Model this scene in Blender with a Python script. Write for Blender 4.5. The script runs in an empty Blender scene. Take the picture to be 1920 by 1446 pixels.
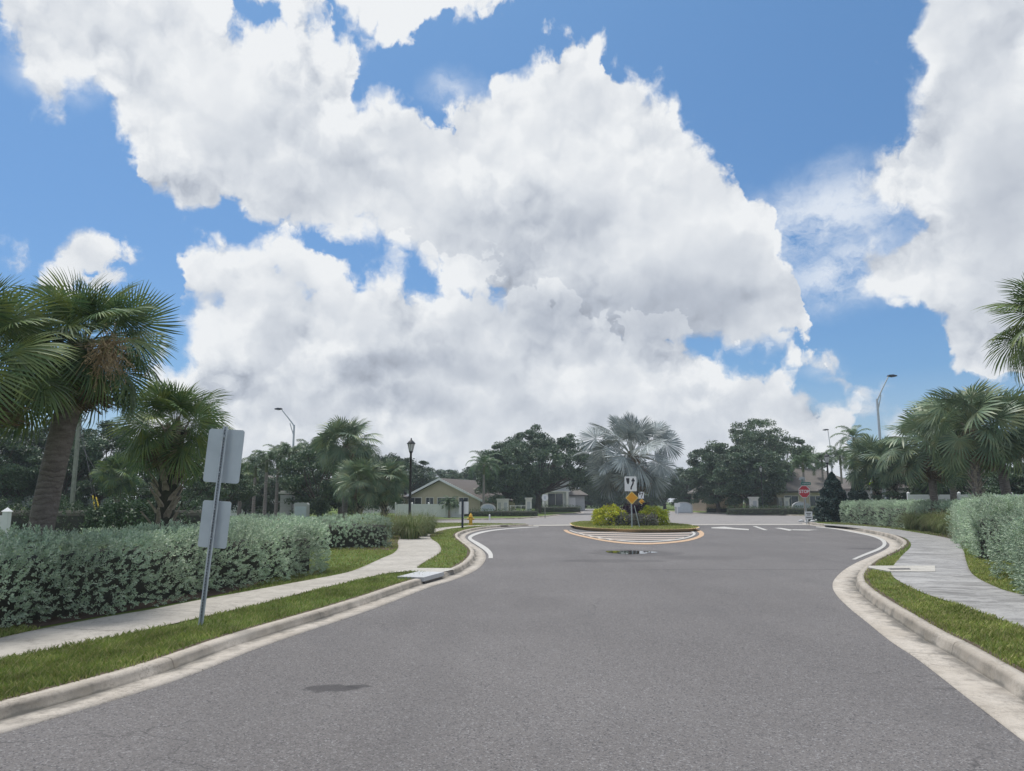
import bpy, math, random
import numpy as np
from mathutils import Vector, Matrix
R = math.radians
# ---------------------------------------------------------------- camera
FPX, CX, CY, HOR, CAMH = 1380.0, 960.0, 723.0, 938.0, 1.6
TH = math.atan((HOR-CY)/FPX)
scene = bpy.context.scene
col = scene.collection
cam = bpy.data.objects.new("camera", bpy.data.cameras.new("camera"))
col.objects.link(cam)
cam.location = (0, 0, CAMH)
cam.rotation_euler = (math.pi/2+TH, 0, 0)
cam.data.lens = FPX/1920*36
cam.data.sensor_width = 36
cam.data.clip_start = 0.05
cam.data.clip_end = 5000
scene.camera = cam
scene.view_settings.view_transform = 'Standard'
scene.view_settings.look = 'None'
scene.view_settings.gamma = 1.0
scene.view_settings.exposure = 0.12

def ray(u, v):
    a = (u-CX)/FPX; b = (CY-v)/FPX
    return Vector((a, math.cos(TH)-b*math.sin(TH), math.sin(TH)+b*math.cos(TH)))
def px(u, v, z=0.0):
    """point of the plane at height z that the photograph shows at pixel (u,v)"""
    d = ray(u, v); t = (z-CAMH)/d.z
    return Vector((d.x*t, d.y*t, z))
def at(u, v, D):
    """point at depth D"""
    d = ray(u, v); t = D/d.y
    return Vector((d.x*t, D, CAMH+d.z*t))
def ang(u, v):
    d = ray(u, v).normalized()
    return math.atan2(d.x, d.y), math.asin(d.z)

# ---------------------------------------------------------------- sun (veiled by cloud) and sky
SUN_EL, SUN_AZ = R(71), R(-38)          # azimuth clockwise from +Y
sl = bpy.data.lights.new("sun", 'SUN')
sl.energy = 3.1; sl.angle = R(11); sl.color = (1.0, 0.96, 0.90)
sun = bpy.data.objects.new("sun", sl); col.objects.link(sun)
sd = Vector((math.sin(SUN_AZ)*math.cos(SUN_EL), math.cos(SUN_AZ)*math.cos(SUN_EL), math.sin(SUN_EL)))
sun.rotation_euler = (-sd).to_track_quat('-Z', 'Y').to_euler()

class NT:
    """small helper for node trees"""
    def __init__(s, tree):
        s.t = tree; s.n = tree.nodes; s.l = tree.links
    def new(s, typ, **k):
        n = s.n.new(typ)
        for a, b in k.items(): setattr(n, a, b)
        return n
    def put(s, sock, v):
        if hasattr(v, 'is_linked') or isinstance(v, bpy.types.NodeSocket): s.l.new(v, sock)
        else: sock.default_value = v
    def m(s, op, a, b=0.0, c=0.0, clamp=False):
        n = s.n.new('ShaderNodeMath'); n.operation = op; n.use_clamp = clamp
        for i, v in enumerate((a, b, c)): s.put(n.inputs[i], v)
        return n.outputs[0]
    def v(s, op, a, b=(0, 0, 0), c=(0, 0, 0)):
        n = s.n.new('ShaderNodeVectorMath'); n.operation = op
        s.put(n.inputs[0], a); s.put(n.inputs[1], b)
        if op == 'MULTIPLY_ADD': s.put(n.inputs[2], c)
        return n.outputs['Value'] if op in ('LENGTH', 'DOT_PRODUCT', 'DISTANCE') else n.outputs[0]
    def noise(s, vec, scale, detail=4, rough=0.55, dist=0.0, dim='3D', typ='FBM', lac=2.0):
        n = s.n.new('ShaderNodeTexNoise'); n.noise_dimensions = dim; n.noise_type = typ
        s.put(n.inputs['Vector'], vec); n.inputs['Scale'].default_value = scale
        n.inputs['Detail'].default_value = detail; n.inputs['Roughness'].default_value = rough
        n.inputs['Distortion'].default_value = dist; n.inputs['Lacunarity'].default_value = lac
        return n.outputs
    def vor(s, vec, scale, detail=0, rough=0.5, feat='F1', smooth=1.0, dim='3D', rand=1.0):
        n = s.n.new('ShaderNodeTexVoronoi'); n.voronoi_dimensions = dim; n.feature = feat
        s.put(n.inputs['Vector'], vec); n.inputs['Scale'].default_value = scale
        if 'Detail' in n.inputs: n.inputs['Detail'].default_value = detail; n.inputs['Roughness'].default_value = rough
        if feat == 'SMOOTH_F1': n.inputs['Smoothness'].default_value = smooth
        n.inputs['Randomness'].default_value = rand
        return n.outputs
    def rng(s, x, a, b, c=0.0, d=1.0, mode='LINEAR'):
        n = s.n.new('ShaderNodeMapRange'); n.interpolation_type = mode
        s.put(n.inputs[0], x)
        for i, v in enumerate((a, b, c, d)): s.put(n.inputs[i+1], v)
        return n.outputs[0]
    def mix(s, f, a, b, blend='MIX'):
        n = s.n.new('ShaderNodeMix'); n.data_type = 'RGBA'; n.blend_type = blend
        s.put(n.inputs[0], f)
        for i, v in ((6, a), (7, b)):
            s.put(n.inputs[i], (*v, 1.0) if isinstance(v, tuple) and len(v) == 3 else v)
        return n.outputs[2]
world = bpy.data.worlds.new("World"); scene.world = world
world.use_nodes = True
W = NT(world.node_tree); W.n.clear()
# cumulus masses: (pixel centre, pixel radii, rotation in degrees) turned into azimuth / elevation
MAIN_TOP = [(-300,-400),(600,-300),(640,40),(672,95),(682,165),(725,175),(760,190),(800,200),(832,245),(860,200),(905,150),(925,112),(960,135),(1010,112),(1060,95),(1078,62),(1098,50),(1122,75),(1135,130),(1180,150),(1230,150),(1275,190),(1300,240),(1335,270),(1380,305),(1400,345),(1448,345),(1462,420),(1490,500),(1505,560),(1520,640),(1600,900)]
MAIN_BOT = [(-300,-100),(0,40),(30,105),(60,165),(90,190),(130,150),(175,150),(225,195),(255,240),(280,290),(292,370),(340,385),(390,412),(440,395),(480,430),(600,432),(650,455),(700,440),(740,520),(870,600),(960,610),(1040,640),(1150,655),(1310,668),(1430,645),(1490,615),(1515,560),(1530,350),(1600,-100)]
BANK_TOP = [(-300,790),(0,800),(150,790),(255,800),(296,640),(300,555),(350,512),(385,465),(430,447),(490,470),(530,448),(580,470),(615,525),(660,535),(700,478),(745,468),(860,500),(960,530),(1080,570),(1180,620),(1300,655),(1360,722),(1400,695),(1440,690),(1480,730),(1535,737),(1590,770),(1605,875),(1750,885),(1900,880),(2200,880)]
WISP_BOT = [(-300,-200),(480,-200),(540,42),(600,35),(650,62),(720,66),(780,50),(840,22),(900,22),(960,-10),(1000,-300),(2200,-300)]
RIGHT_L = [(-200,1700),(0,1712),(50,1715),(80,1688),(130,1738),(180,1722),(240,1690),(290,1658),(350,1640),(400,1690),(440,1700),(480,1650),(520,1636),(560,1690),(600,1752),(650,1765),(690,1780),(704,1860),(716,1960),(760,2050),(930,2100)]
BLOBS = [(150,488,68,44,0),(1552,772,40,20,0),(1700,768,48,26,0),(1560,705,34,10,25),(60,700,1,1,0)]
HOLES = [(672,488,88,26,14),(484,10,34,22,0),(320,660,26,40,0)]
DARK = [(1000,440,180,75,0.75),(1180,590,290,75,1.0),(1330,500,150,60,.4),(760,695,190,30,.8),(790,750,110,30,.75),(620,620,170,50,.3),
 (560,300,260,80,.28),(1850,430,120,110,.38),(560,780,330,32,.2),(1180,770,300,26,.25),(880,610,90,60,.3)]
THIN = [(1550,400,210,105,0),(1600,510,200,85,0),(100,130,110,60,0),(850,160,60,50,0),(1540,690,50,30,0),(1560,300,70,25,0)]
tc = W.new('ShaderNodeTexCoord').outputs['Generated']
sx = W.new('ShaderNodeSeparateXYZ'); W.l.new(tc, sx.inputs[0])
az = W.m('ARCTAN2', sx.outputs[0], sx.outputs[1])
el = W.m('ARCSINE', sx.outputs[2])
cmb = W.new('ShaderNodeCombineXYZ'); W.l.new(az, cmb.inputs[0]); W.l.new(el, cmb.inputs[1])
P = cmb.outputs[0]
# domain warp so that no blob keeps its ellipse
w1 = W.noise(P, 5.0, 3, 0.5)[1]
w2 = W.noise(P, 22.0, 4, 0.6)[1]
w = W.v('ADD', W.v('MULTIPLY', W.v('SUBTRACT', w1, (.5,.5,.5)), (.08,.07,0)),
               W.v('MULTIPLY', W.v('SUBTRACT', w2, (.5,.5,.5)), (.05,.045,0)))
Q = W.v('ADD', P, w)
def blob(B, sm=None):
    cx_, cy_, rx, ry, rot = B
    a0, e0 = ang(cx_, cy_); a1, _ = ang(cx_-rx, cy_); a2, _ = ang(cx_+rx, cy_)
    _, e1 = ang(cx_, cy_+ry); _, e2 = ang(cx_, cy_-ry)
    ra, re = (a2-a1)/2, (e2-e1)/2
    src = Q
    if rot:
        c, s_ = math.cos(R(-rot)), math.sin(R(-rot))
        d = W.v('SUBTRACT', Q, (a0, e0, 0))
        x = W.v('DOT_PRODUCT', d, (c/ra, s_/ra, 0)); y = W.v('DOT_PRODUCT', d, (-s_/re, c/re, 0))
        L = W.m('SQRT', W.m('MULTIPLY_ADD', x, x, W.m('MULTIPLY', y, y)))
    else:
        L = W.v('LENGTH', W.v('MULTIPLY_ADD', Q, (1/ra, 1/re, 0), (-a0/ra, -e0/re, 0)))
    r = min(ra, re)
    return W.m('MULTIPLY_ADD', L, -r, r)          # r*(1-L): about a signed distance
AZ0, AZ1, EL0, EL1 = R(-50), R(50), R(-5), R(60)
def fcurve(x, pts):
    n = W.new('ShaderNodeFloatCurve'); W.l.new(x, n.inputs[1]); c = n.mapping.curves[0]
    n.mapping.use_clip = False
    while len(c.points) < len(pts): c.points.new(0, 0)
    for p_, (a_, b_) in zip(c.points, sorted(pts)): p_.location = (a_, b_); p_.handle_type = 'AUTO_CLAMPED'
    n.mapping.update()
    return n.outputs[0]
sq = W.new('ShaderNodeSeparateXYZ'); W.l.new(Q, sq.inputs[0])
qa = W.rng(sq.outputs[0], AZ0, AZ1, 0, 1); qe = sq.outputs[1]
qe_n = W.rng(qe, EL0, EL1, 0, 1)
def by_az(pts):      # outline height over azimuth
    return W.rng(fcurve(qa, [((ang(x, y)[0]-AZ0)/(AZ1-AZ0), min(1, max(0, (ang(x, y)[1]-EL0)/(EL1-EL0)))) for x, y in pts if -250 < x < 2190]), 0, 1, EL0, EL1)
mt, mb, bt, wb = by_az(MAIN_TOP), by_az(MAIN_BOT), by_az(BANK_TOP), by_az(WISP_BOT)
F = W.m('SMOOTH_MIN', W.m('SUBTRACT', mt, qe), W.m('SUBTRACT', qe, mb), .01)
F = W.m('SMOOTH_MAX', F, W.m('SUBTRACT', bt, qe), .01)
F = W.m('SMOOTH_MAX', F, W.m('SUBTRACT', W.m('SUBTRACT', qe, wb), .012), .01)
rl = W.rng(fcurve(qe_n, [((ang(x, y)[1]-EL0)/(EL1-EL0), (ang(x, y)[0]-AZ0)/(AZ1-AZ0)) for y, x in RIGHT_L]), 0, 1, AZ0, AZ1)
F = W.m('SMOOTH_MAX', F, W.m('SUBTRACT', sq.outputs[0], rl), .01)
F = W.m('MAXIMUM', W.m('MULTIPLY', F, 0.7), W.m('MULTIPLY', F, 1.7))
for B in BLOBS: F = W.m('SMOOTH_MAX', F, blob(B), 0.008)
for B in HOLES: F = W.m('SMOOTH_MIN', F, W.m('MULTIPLY', blob(B), -1.0), 0.01)
F = W.m('MINIMUM', F, .12)
# behind the camera: loose broken cumulus
back = W.m('MULTIPLY_ADD', W.noise(tc, 2.2, 3, .5)[0], 0.8, -0.38)
bm = W.rng(W.m('ABSOLUTE', az), 0.8, 1.15, 0, 1)
top = W.rng(el, R(42), R(55), 0, 1)
F = W.m('ADD', F, W.m('MULTIPLY', W.m('SUBTRACT', back, F), W.m('MAXIMUM', bm, top)))
# billows
def billow(p):
    a = W.vor(p, 15, 0, 0.5, 'F1', 0, '2D')[0]
    c = W.vor(p, 37, 0, 0.5, 'F1', 0, '2D')[0]
    b = W.noise(p, 13, 7, 0.60, dim='2D')[0]
    r = W.m('MULTIPLY_ADD', W.m('MULTIPLY', a, a), -0.55, W.m('MULTIPLY', b, 1.25))
    return W.m('MULTIPLY_ADD', W.m('MULTIPLY', c, c), -0.28, r)
Pw = W.v('ADD', P, W.v('MULTIPLY', W.v('SUBTRACT', W.noise(P, 30, 4, .6)[1], (.5,.5,.5)), (.035,.035,0)))
b0 = billow(Pw)
b1 = billow(W.v('ADD', Pw, (-.007, .016, 0)))
b2 = billow(W.v('ADD', Pw, (-.022, .045, 0)))
Fd = W.m('ADD', F, W.m('MULTIPLY_ADD', b0, 0.085, -0.030))
soft = W.rng(W.noise(P, 7, 2, .5)[0], .38, .62, .012, .048)
alpha = W.m('DIVIDE', Fd, soft, clamp=True)
alpha = W.m('SMOOTHSTEP', alpha) if False else W.rng(alpha, 0, 1, 0, 1, 'SMOOTHSTEP')
# thin veils
T = None
for B in THIN:
    f = blob(B); T = f if T is None else W.m('SMOOTH_MAX', T, f, 0.02)
wisp = W.noise(W.v('MULTIPLY', Pw, (1, 1.7, 1)), 10, 8, .68, dim='2D')[0]
veil = W.m('MULTIPLY', W.rng(T, -.01, .05, 0, 1, 'SMOOTHSTEP'), W.rng(wisp, .30, .60, 0, .9))
low = W.rng(el, R(0), R(9), .55, 0)                # milky air low over the ground
veil = W.m('MAXIMUM', veil, low)
# relief light on the billows
rel = W.m('ADD', W.m('MULTIPLY', W.m('SUBTRACT', b0, b1), 1.5), W.m('MULTIPLY', W.m('SUBTRACT', b0, b2), 0.9))
rel = W.m('MULTIPLY', rel, W.rng(W.noise(P, 4.5, 2, .5)[0], .38, .62, .25, 1.0))
deep = W.rng(Fd, 0.0, 0.09, 0, 1)
Dk = None
for (x, y, rx, ry, k) in DARK:
    g = blob((x, y, rx, ry, 0))
    r = min(rx, ry)/FPX
    g = W.rng(g, -r*0.7, r*0.8, 0, k, 'SMOOTHSTEP')
    Dk = g if Dk is None else W.m('MAXIMUM', Dk, g)
mott = W.noise(Pw, 4.5, 4, .5)[0]
m0 = W.noise(Pw, 6.5, 3, .5, dim='2D')[0]; m1_ = W.noise(W.v('ADD', Pw, (-.02, .045, 0)), 6.5, 3, .5, dim='2D')[0]
rel = W.m('ADD', rel, W.m('MULTIPLY', W.m('SUBTRACT', m0, m1_), 1.15))
lum = W.m('MULTIPLY_ADD', deep, -0.11, 1.06)
lum = W.m('ADD', lum, W.m('MULTIPLY', rel, W.m('MULTIPLY_ADD', deep, -.36, .66)))
lum = W.m('SUBTRACT', lum, W.m('MULTIPLY', Dk, 0.46))
lum = W.m('ADD', lum, W.m('MULTIPLY_ADD', mott, 0.18, -0.09))
lum = W.m('SUBTRACT', lum, W.rng(el, R(0), R(14), .10, 0))
fb = W.m('ADD', W.m('SUBTRACT', bt, qe), W.m('MULTIPLY_ADD', b0, 0.11, -0.035))
rim = W.m('SUBTRACT', W.rng(fb, 0, .06, .15, 0), W.rng(fb, -.05, 0, 0, .06))
rim = W.m('MULTIPLY', rim, W.m('GREATER_THAN', fb, 0.0))
un = W.m('MULTIPLY', W.m('LESS_THAN', fb, 0.0), W.rng(W.m('SUBTRACT', qe, mb), 0.01, .13, .14, 0))
lum = W.m('SUBTRACT', W.m('ADD', lum, rim), un)
lum = W.rng(lum, 0.15, 1.05, 0.0, 1.0)
cr = W.new('ShaderNodeValToRGB'); W.l.new(lum, cr.inputs[0])
E = cr.color_ramp.elements
E[0].position = 0.0; E[0].color = (.30, .33, .39, 1)
E[1].position = 1.0; E[1].color = (.80, .82, .84, 1)
e = E.new(.35); e.color = (.44, .48, .55, 1)
e = E.new(.70); e.color = (.62, .655, .705, 1)
KS = 0.10                                            # background strength
sky = W.new('ShaderNodeTexSky', sky_type='NISHITA', sun_disc=False, sun_elevation=SUN_EL, sun_rotation=SUN_AZ,
            altitude=0.0, air_density=1.0, dust_density=1.0, ozone_density=3.0)
skyc = W.mix(1.0, sky.outputs[0], W.mix(W.rng(el, R(4), R(36)), (0.66, 0.86, 1.05), (0.78, 1.09, 1.22)), 'MULTIPLY')
cl = W.v('MULTIPLY', cr.outputs[0], (1/KS, 1/KS, 1/KS))
hz = W.v('MULTIPLY', (.50, .60, .72), (1/KS,)*3)
c1 = W.mix(veil, skyc, W.mix(W.rng(el, R(3), R(12)), hz, W.v('MULTIPLY', (.72,.77,.84), (1/KS,)*3)))
c2 = W.mix(alpha, c1, cl)
bg = W.new('ShaderNodeBackground'); W.l.new(c2, bg.inputs[0]); bg.inputs[1].default_value = KS
out = W.new('ShaderNodeOutputWorld'); W.l.new(bg.outputs[0], out.inputs[0])
world.cycles.sampling_method = 'MANUAL'; world.cycles.sample_map_resolution = 512
# ---------------------------------------------------------------- helpers
def link(o, parent=None):
    col.objects.link(o)
    if parent is not None: o.parent = parent
    return o
def tag(o, label=None, cat=None, group=None, kind=None):
    if label: o['label'] = label
    if cat: o['category'] = cat
    if group: o['group'] = group
    if kind: o['kind'] = kind
    return o
def thing(name, loc, label, cat, group=None, rz=0.0, sc=1.0):
    o = bpy.data.objects.new(name, None); col.objects.link(o)
    o.location = loc; o.rotation_euler = (0, 0, rz); o.scale = (sc, sc, sc); o.empty_display_size = 0.2
    return tag(o, label, cat, group)
def copy_tree(o, kids=None, parent=None):
    c = o.copy(); col.objects.link(c)
    if parent is not None: c.parent = parent
    for ch in [x for x in bpy.data.objects if x.parent == o]:
        copy_tree(ch, None, c)
    return c
def dup(o, loc, label, rz=0.0, sc=1.0, group=None, zs=1.0):
    c = copy_tree(o); c.location = loc; c.rotation_euler = (0, 0, rz); c.scale = (sc, sc, sc*zs)
    c['label'] = label
    if group: c['group'] = group
    return c

class MB:
    def __init__(s): s.v = []; s.f = []; s.smooth = []
    def add(s, vs, fs, sm=False):
        k = len(s.v); s.v += [tuple(p) for p in vs]
        s.f += [tuple(i+k for i in f) for f in fs]; s.smooth += [sm]*len(fs)
    def box(s, c, d, rot=None, bev=0.0):
        hx, hy, hz = d[0]/2, d[1]/2, d[2]/2
        b = min(bev, hx*.9, hy*.9)
        if b > 0: base = [(-hx+b, -hy), (hx-b, -hy), (hx, -hy+b), (hx, hy-b), (hx-b, hy), (-hx+b, hy), (-hx, hy-b), (-hx, -hy+b)]
        else: base = [(-hx, -hy), (hx, -hy), (hx, hy), (-hx, hy)]
        n = len(base)
        vs = [Vector((x, y, -hz)) for x, y in base]+[Vector((x, y, hz)) for x, y in base]
        if rot is not None: vs = [rot @ p for p in vs]
        c = Vector(c); vs = [p+c for p in vs]
        s.add(vs, [tuple(range(n))[::-1], tuple(range(n, 2*n))]+[(i, (i+1) % n, (i+1) % n+n, i+n) for i in range(n)])
    def prism(s, pts, n):           # pts: planar loop, n: extrusion vector
        k = len(pts); n = Vector(n); P_ = [Vector(p) for p in pts]
        s.add(P_+[p+n for p in P_], [tuple(range(k))[::-1], tuple(range(k, 2*k))]+[(i, (i+1) % k, (i+1) % k+k, i+k) for i in range(k)])
    def tube(s, path, rad, n=8, cap=True, sm=True):
        path = [Vector(p) for p in path]
        if not hasattr(rad, '__len__'): rad = [rad]*len(path)
        rings = []; up = None
        for i, p in enumerate(path):
            t = (path[min(i+1, len(path)-1)]-path[max(i-1, 0)])
            t = t.normalized() if t.length > 1e-9 else Vector((0, 0, 1))
            if up is None: up = Vector((1, 0, 0)) if abs(t.x) < .9 else Vector((0, 1, 0))
            a = (up-t*up.dot(t)).normalized(); b = t.cross(a); up = a
            rings.append([p+(a*math.cos(2*math.pi*j/n)+b*math.sin(2*math.pi*j/n))*rad[i] for j in range(n)])
        vs = [q for r in rings for q in r]; fs = []
        for i in range(len(path)-1):
            for j in range(n):
                fs.append((i*n+j, i*n+(j+1) % n, (i+1)*n+(j+1) % n, (i+1)*n+j))
        s.add(vs, fs, sm)
        if cap: s.add(rings[0], [tuple(range(n))[::-1]]); s.add(rings[-1], [tuple(range(n))])
    def lathe(s, prof, c=(0, 0, 0), n=16, sm=True):
        c = Vector(c); vs = []; fs = []
        for r, z in prof:
            for j in range(n):
                a = 2*math.pi*j/n; vs.append(c+Vector((r*math.cos(a), r*math.sin(a), z)))
        for i in range(len(prof)-1):
            for j in range(n): fs.append((i*n+j, i*n+(j+1) % n, (i+1)*n+(j+1) % n, (i+1)*n+j))
        s.add(vs, fs, sm)
        s.add([vs[j] for j in range(n)], [tuple(range(n))[::-1]]); s.add(vs[-n:], [tuple(range(n))])
    def quad(s, a, b, c, d): s.add([a, b, c, d], [(0, 1, 2, 3)])
    def build(s, name, mat, parent=None, loc=None):
        me = bpy.data.meshes.new(name); me.from_pydata(s.v, [], s.f); me.validate()
        if any(s.smooth): me.polygons.foreach_set('use_smooth', s.smooth[:len(me.polygons)] if len(me.polygons) == len(s.smooth) else [False]*len(me.polygons))
        me.materials.append(mat)
        o = bpy.data.objects.new(name, me); link(o, parent)
        if loc is not None: o.location = loc
        return o

def npmesh(name, V, k, mat, smooth=False, uv=None):
    """V: (nfaces, k, 3) loose faces -> mesh datablock"""
    V = np.asarray(V, dtype=np.float32); nf = V.shape[0]
    me = bpy.data.meshes.new(name)
    me.vertices.add(nf*k); me.vertices.foreach_set('co', V.reshape(-1))
    me.loops.add(nf*k); me.loops.foreach_set('vertex_index', np.arange(nf*k, dtype=np.int32))
    me.polygons.add(nf); me.polygons.foreach_set('loop_start', np.arange(0, nf*k, k, dtype=np.int32))
    me.polygons.foreach_set('loop_total', np.full(nf, k, dtype=np.int32))
    me.update(calc_edges=True); me.materials.append(mat)
    return me
def idxmesh(name, V, F, mat):
    """V (n,3), F (m,4) shared-vertex quads"""
    me = bpy.data.meshes.new(name); V = np.asarray(V, dtype=np.float32); F = np.asarray(F, dtype=np.int32)
    me.vertices.add(len(V)); me.vertices.foreach_set('co', V.reshape(-1))
    me.loops.add(F.size); me.loops.foreach_set('vertex_index', F.reshape(-1))
    me.polygons.add(len(F)); me.polygons.foreach_set('loop_start', np.arange(0, F.size, F.shape[1], dtype=np.int32))
    me.polygons.foreach_set('loop_total', np.full(len(F), F.shape[1], dtype=np.int32))
    me.update(calc_edges=True); me.materials.append(mat)
    return me
def chainmesh(name, V, g, mat):
    """quads in runs of g that share their edges, so that each run is one island"""
    V = np.asarray(V, dtype=np.float32); m_ = len(V)//g; Q_ = V.reshape(m_, g, 4, 3)
    vv = np.empty((m_, g+1, 2, 3), np.float32); vv[:, 0, 0] = Q_[:, 0, 0]; vv[:, 0, 1] = Q_[:, 0, 1]; vv[:, 1:, 0] = Q_[:, :, 3]; vv[:, 1:, 1] = Q_[:, :, 2]
    b = (np.arange(m_)*(g+1)*2)[:, None, None]; k = (np.arange(g)*2)[None, :, None]
    return idxmesh(name, vv.reshape(-1, 3), (b+k+np.array([0, 1, 3, 2])[None, None]).reshape(-1, 4), mat)
def obj(name, me, parent=None, loc=None):
    o = bpy.data.objects.new(name, me); link(o, parent)
    if loc is not None: o.location = loc
    return o

# ---------------------------------------------------------------- materials
def newmat(name):
    m = bpy.data.materials.new(name); m.use_nodes = True
    t = NT(m.node_tree); b = t.n['Principled BSDF']
    return m, t, b
def lin(c):      # sRGB 0-255 -> linear
    return tuple(((x/255)/12.92 if x/255 <= .04045 else ((x/255+.055)/1.055)**2.4) for x in c)
def simple(name, c1, c2=None, scale=4.0, rough=.7, metal=0.0, bump=0.0, bscale=40.0, detail=4, spec=.5, lo=.35, hi=.65):
    m, t, b = newmat(name)
    b.inputs['Roughness'].default_value = rough; b.inputs['Metallic'].default_value = metal
    b.inputs['Specular IOR Level'].default_value = spec
    P_ = t.new('ShaderNodeTexCoord').outputs['Object']
    if c2 is None: b.inputs['Base Color'].default_value = (*c1, 1)
    else:
        f = t.rng(t.noise(P_, scale, detail, .6)[0], lo, hi)
        t.l.new(t.mix(f, tuple(c1), tuple(c2)), b.inputs['Base Color'])
    if bump:
        n = t.new('ShaderNodeBump'); n.inputs['Strength'].default_value = bump; n.inputs['Distance'].default_value = .02
        t.l.new(t.noise(P_, bscale, 4, .6)[0], n.inputs['Height']); t.l.new(n.outputs[0], b.inputs['Normal'])
    return m
def leafmat(name, cs, rough=.5, trans=.25, spec=.35, scale=1.2, sunlit_hue=None):
    """leaf colours differ from leaf to leaf and from clump to clump"""
    m, t, b = newmat(name)
    g = t.new('ShaderNodeNewGeometry')
    r = t.new('ShaderNodeValToRGB'); t.l.new(g.outputs['Random Per Island'], r.inputs[0])
    e = r.color_ramp.elements; e[0].color = (*cs[0], 1); e[1].color = (*cs[-1], 1)
    for i in range(1, len(cs)-1):
        x = e.new(i/(len(cs)-1)); x.color = (*cs[i], 1)
    P_ = t.new('ShaderNodeTexCoord').outputs['Object']
    f = t.rng(t.noise(P_, scale, 3, .5)[0], .3, .7, .65, 1.35)
    c = t.v('SCALE', r.outputs[0]); t.l.new(f, c.node.inputs['Scale'])
    oi = t.new('ShaderNodeObjectInfo')
    hs = t.new('ShaderNodeHueSaturation'); t.l.new(c, hs.inputs['Color'])
    t.l.new(t.rng(oi.outputs['Random'], 0, 1, .485, .515), hs.inputs['Hue']); t.l.new(t.rng(oi.outputs['Random'], 0, 1, 1.15, .85), hs.inputs['Value'])
    if sunlit_hue:
        yf = t.rng(t.noise(P_, 2.1, 2, .5)[0], .52, .66, 0, .75)  # random yellow-green patches: varied leaf hue, with sunlit leaves put into the colour
        ym = t.mix(yf, hs.outputs[0], sunlit_hue)
        hs = ym.node
    t.l.new(hs.outputs[2] if sunlit_hue else hs.outputs[0], b.inputs['Base Color'])
    b.inputs['Roughness'].default_value = rough; b.inputs['Specular IOR Level'].default_value = spec
    if trans:
        tr = t.new('ShaderNodeBsdfTranslucent'); t.l.new(hs.outputs[2] if sunlit_hue else hs.outputs[0], tr.inputs[0])
        mx = t.new('ShaderNodeMixShader'); mx.inputs[0].default_value = trans
        t.l.new(b.outputs[0], mx.inputs[1]); t.l.new(tr.outputs[0], mx.inputs[2])
        t.l.new(mx.outputs[0], t.n['Material Output'].inputs[0])
    return m

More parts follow.
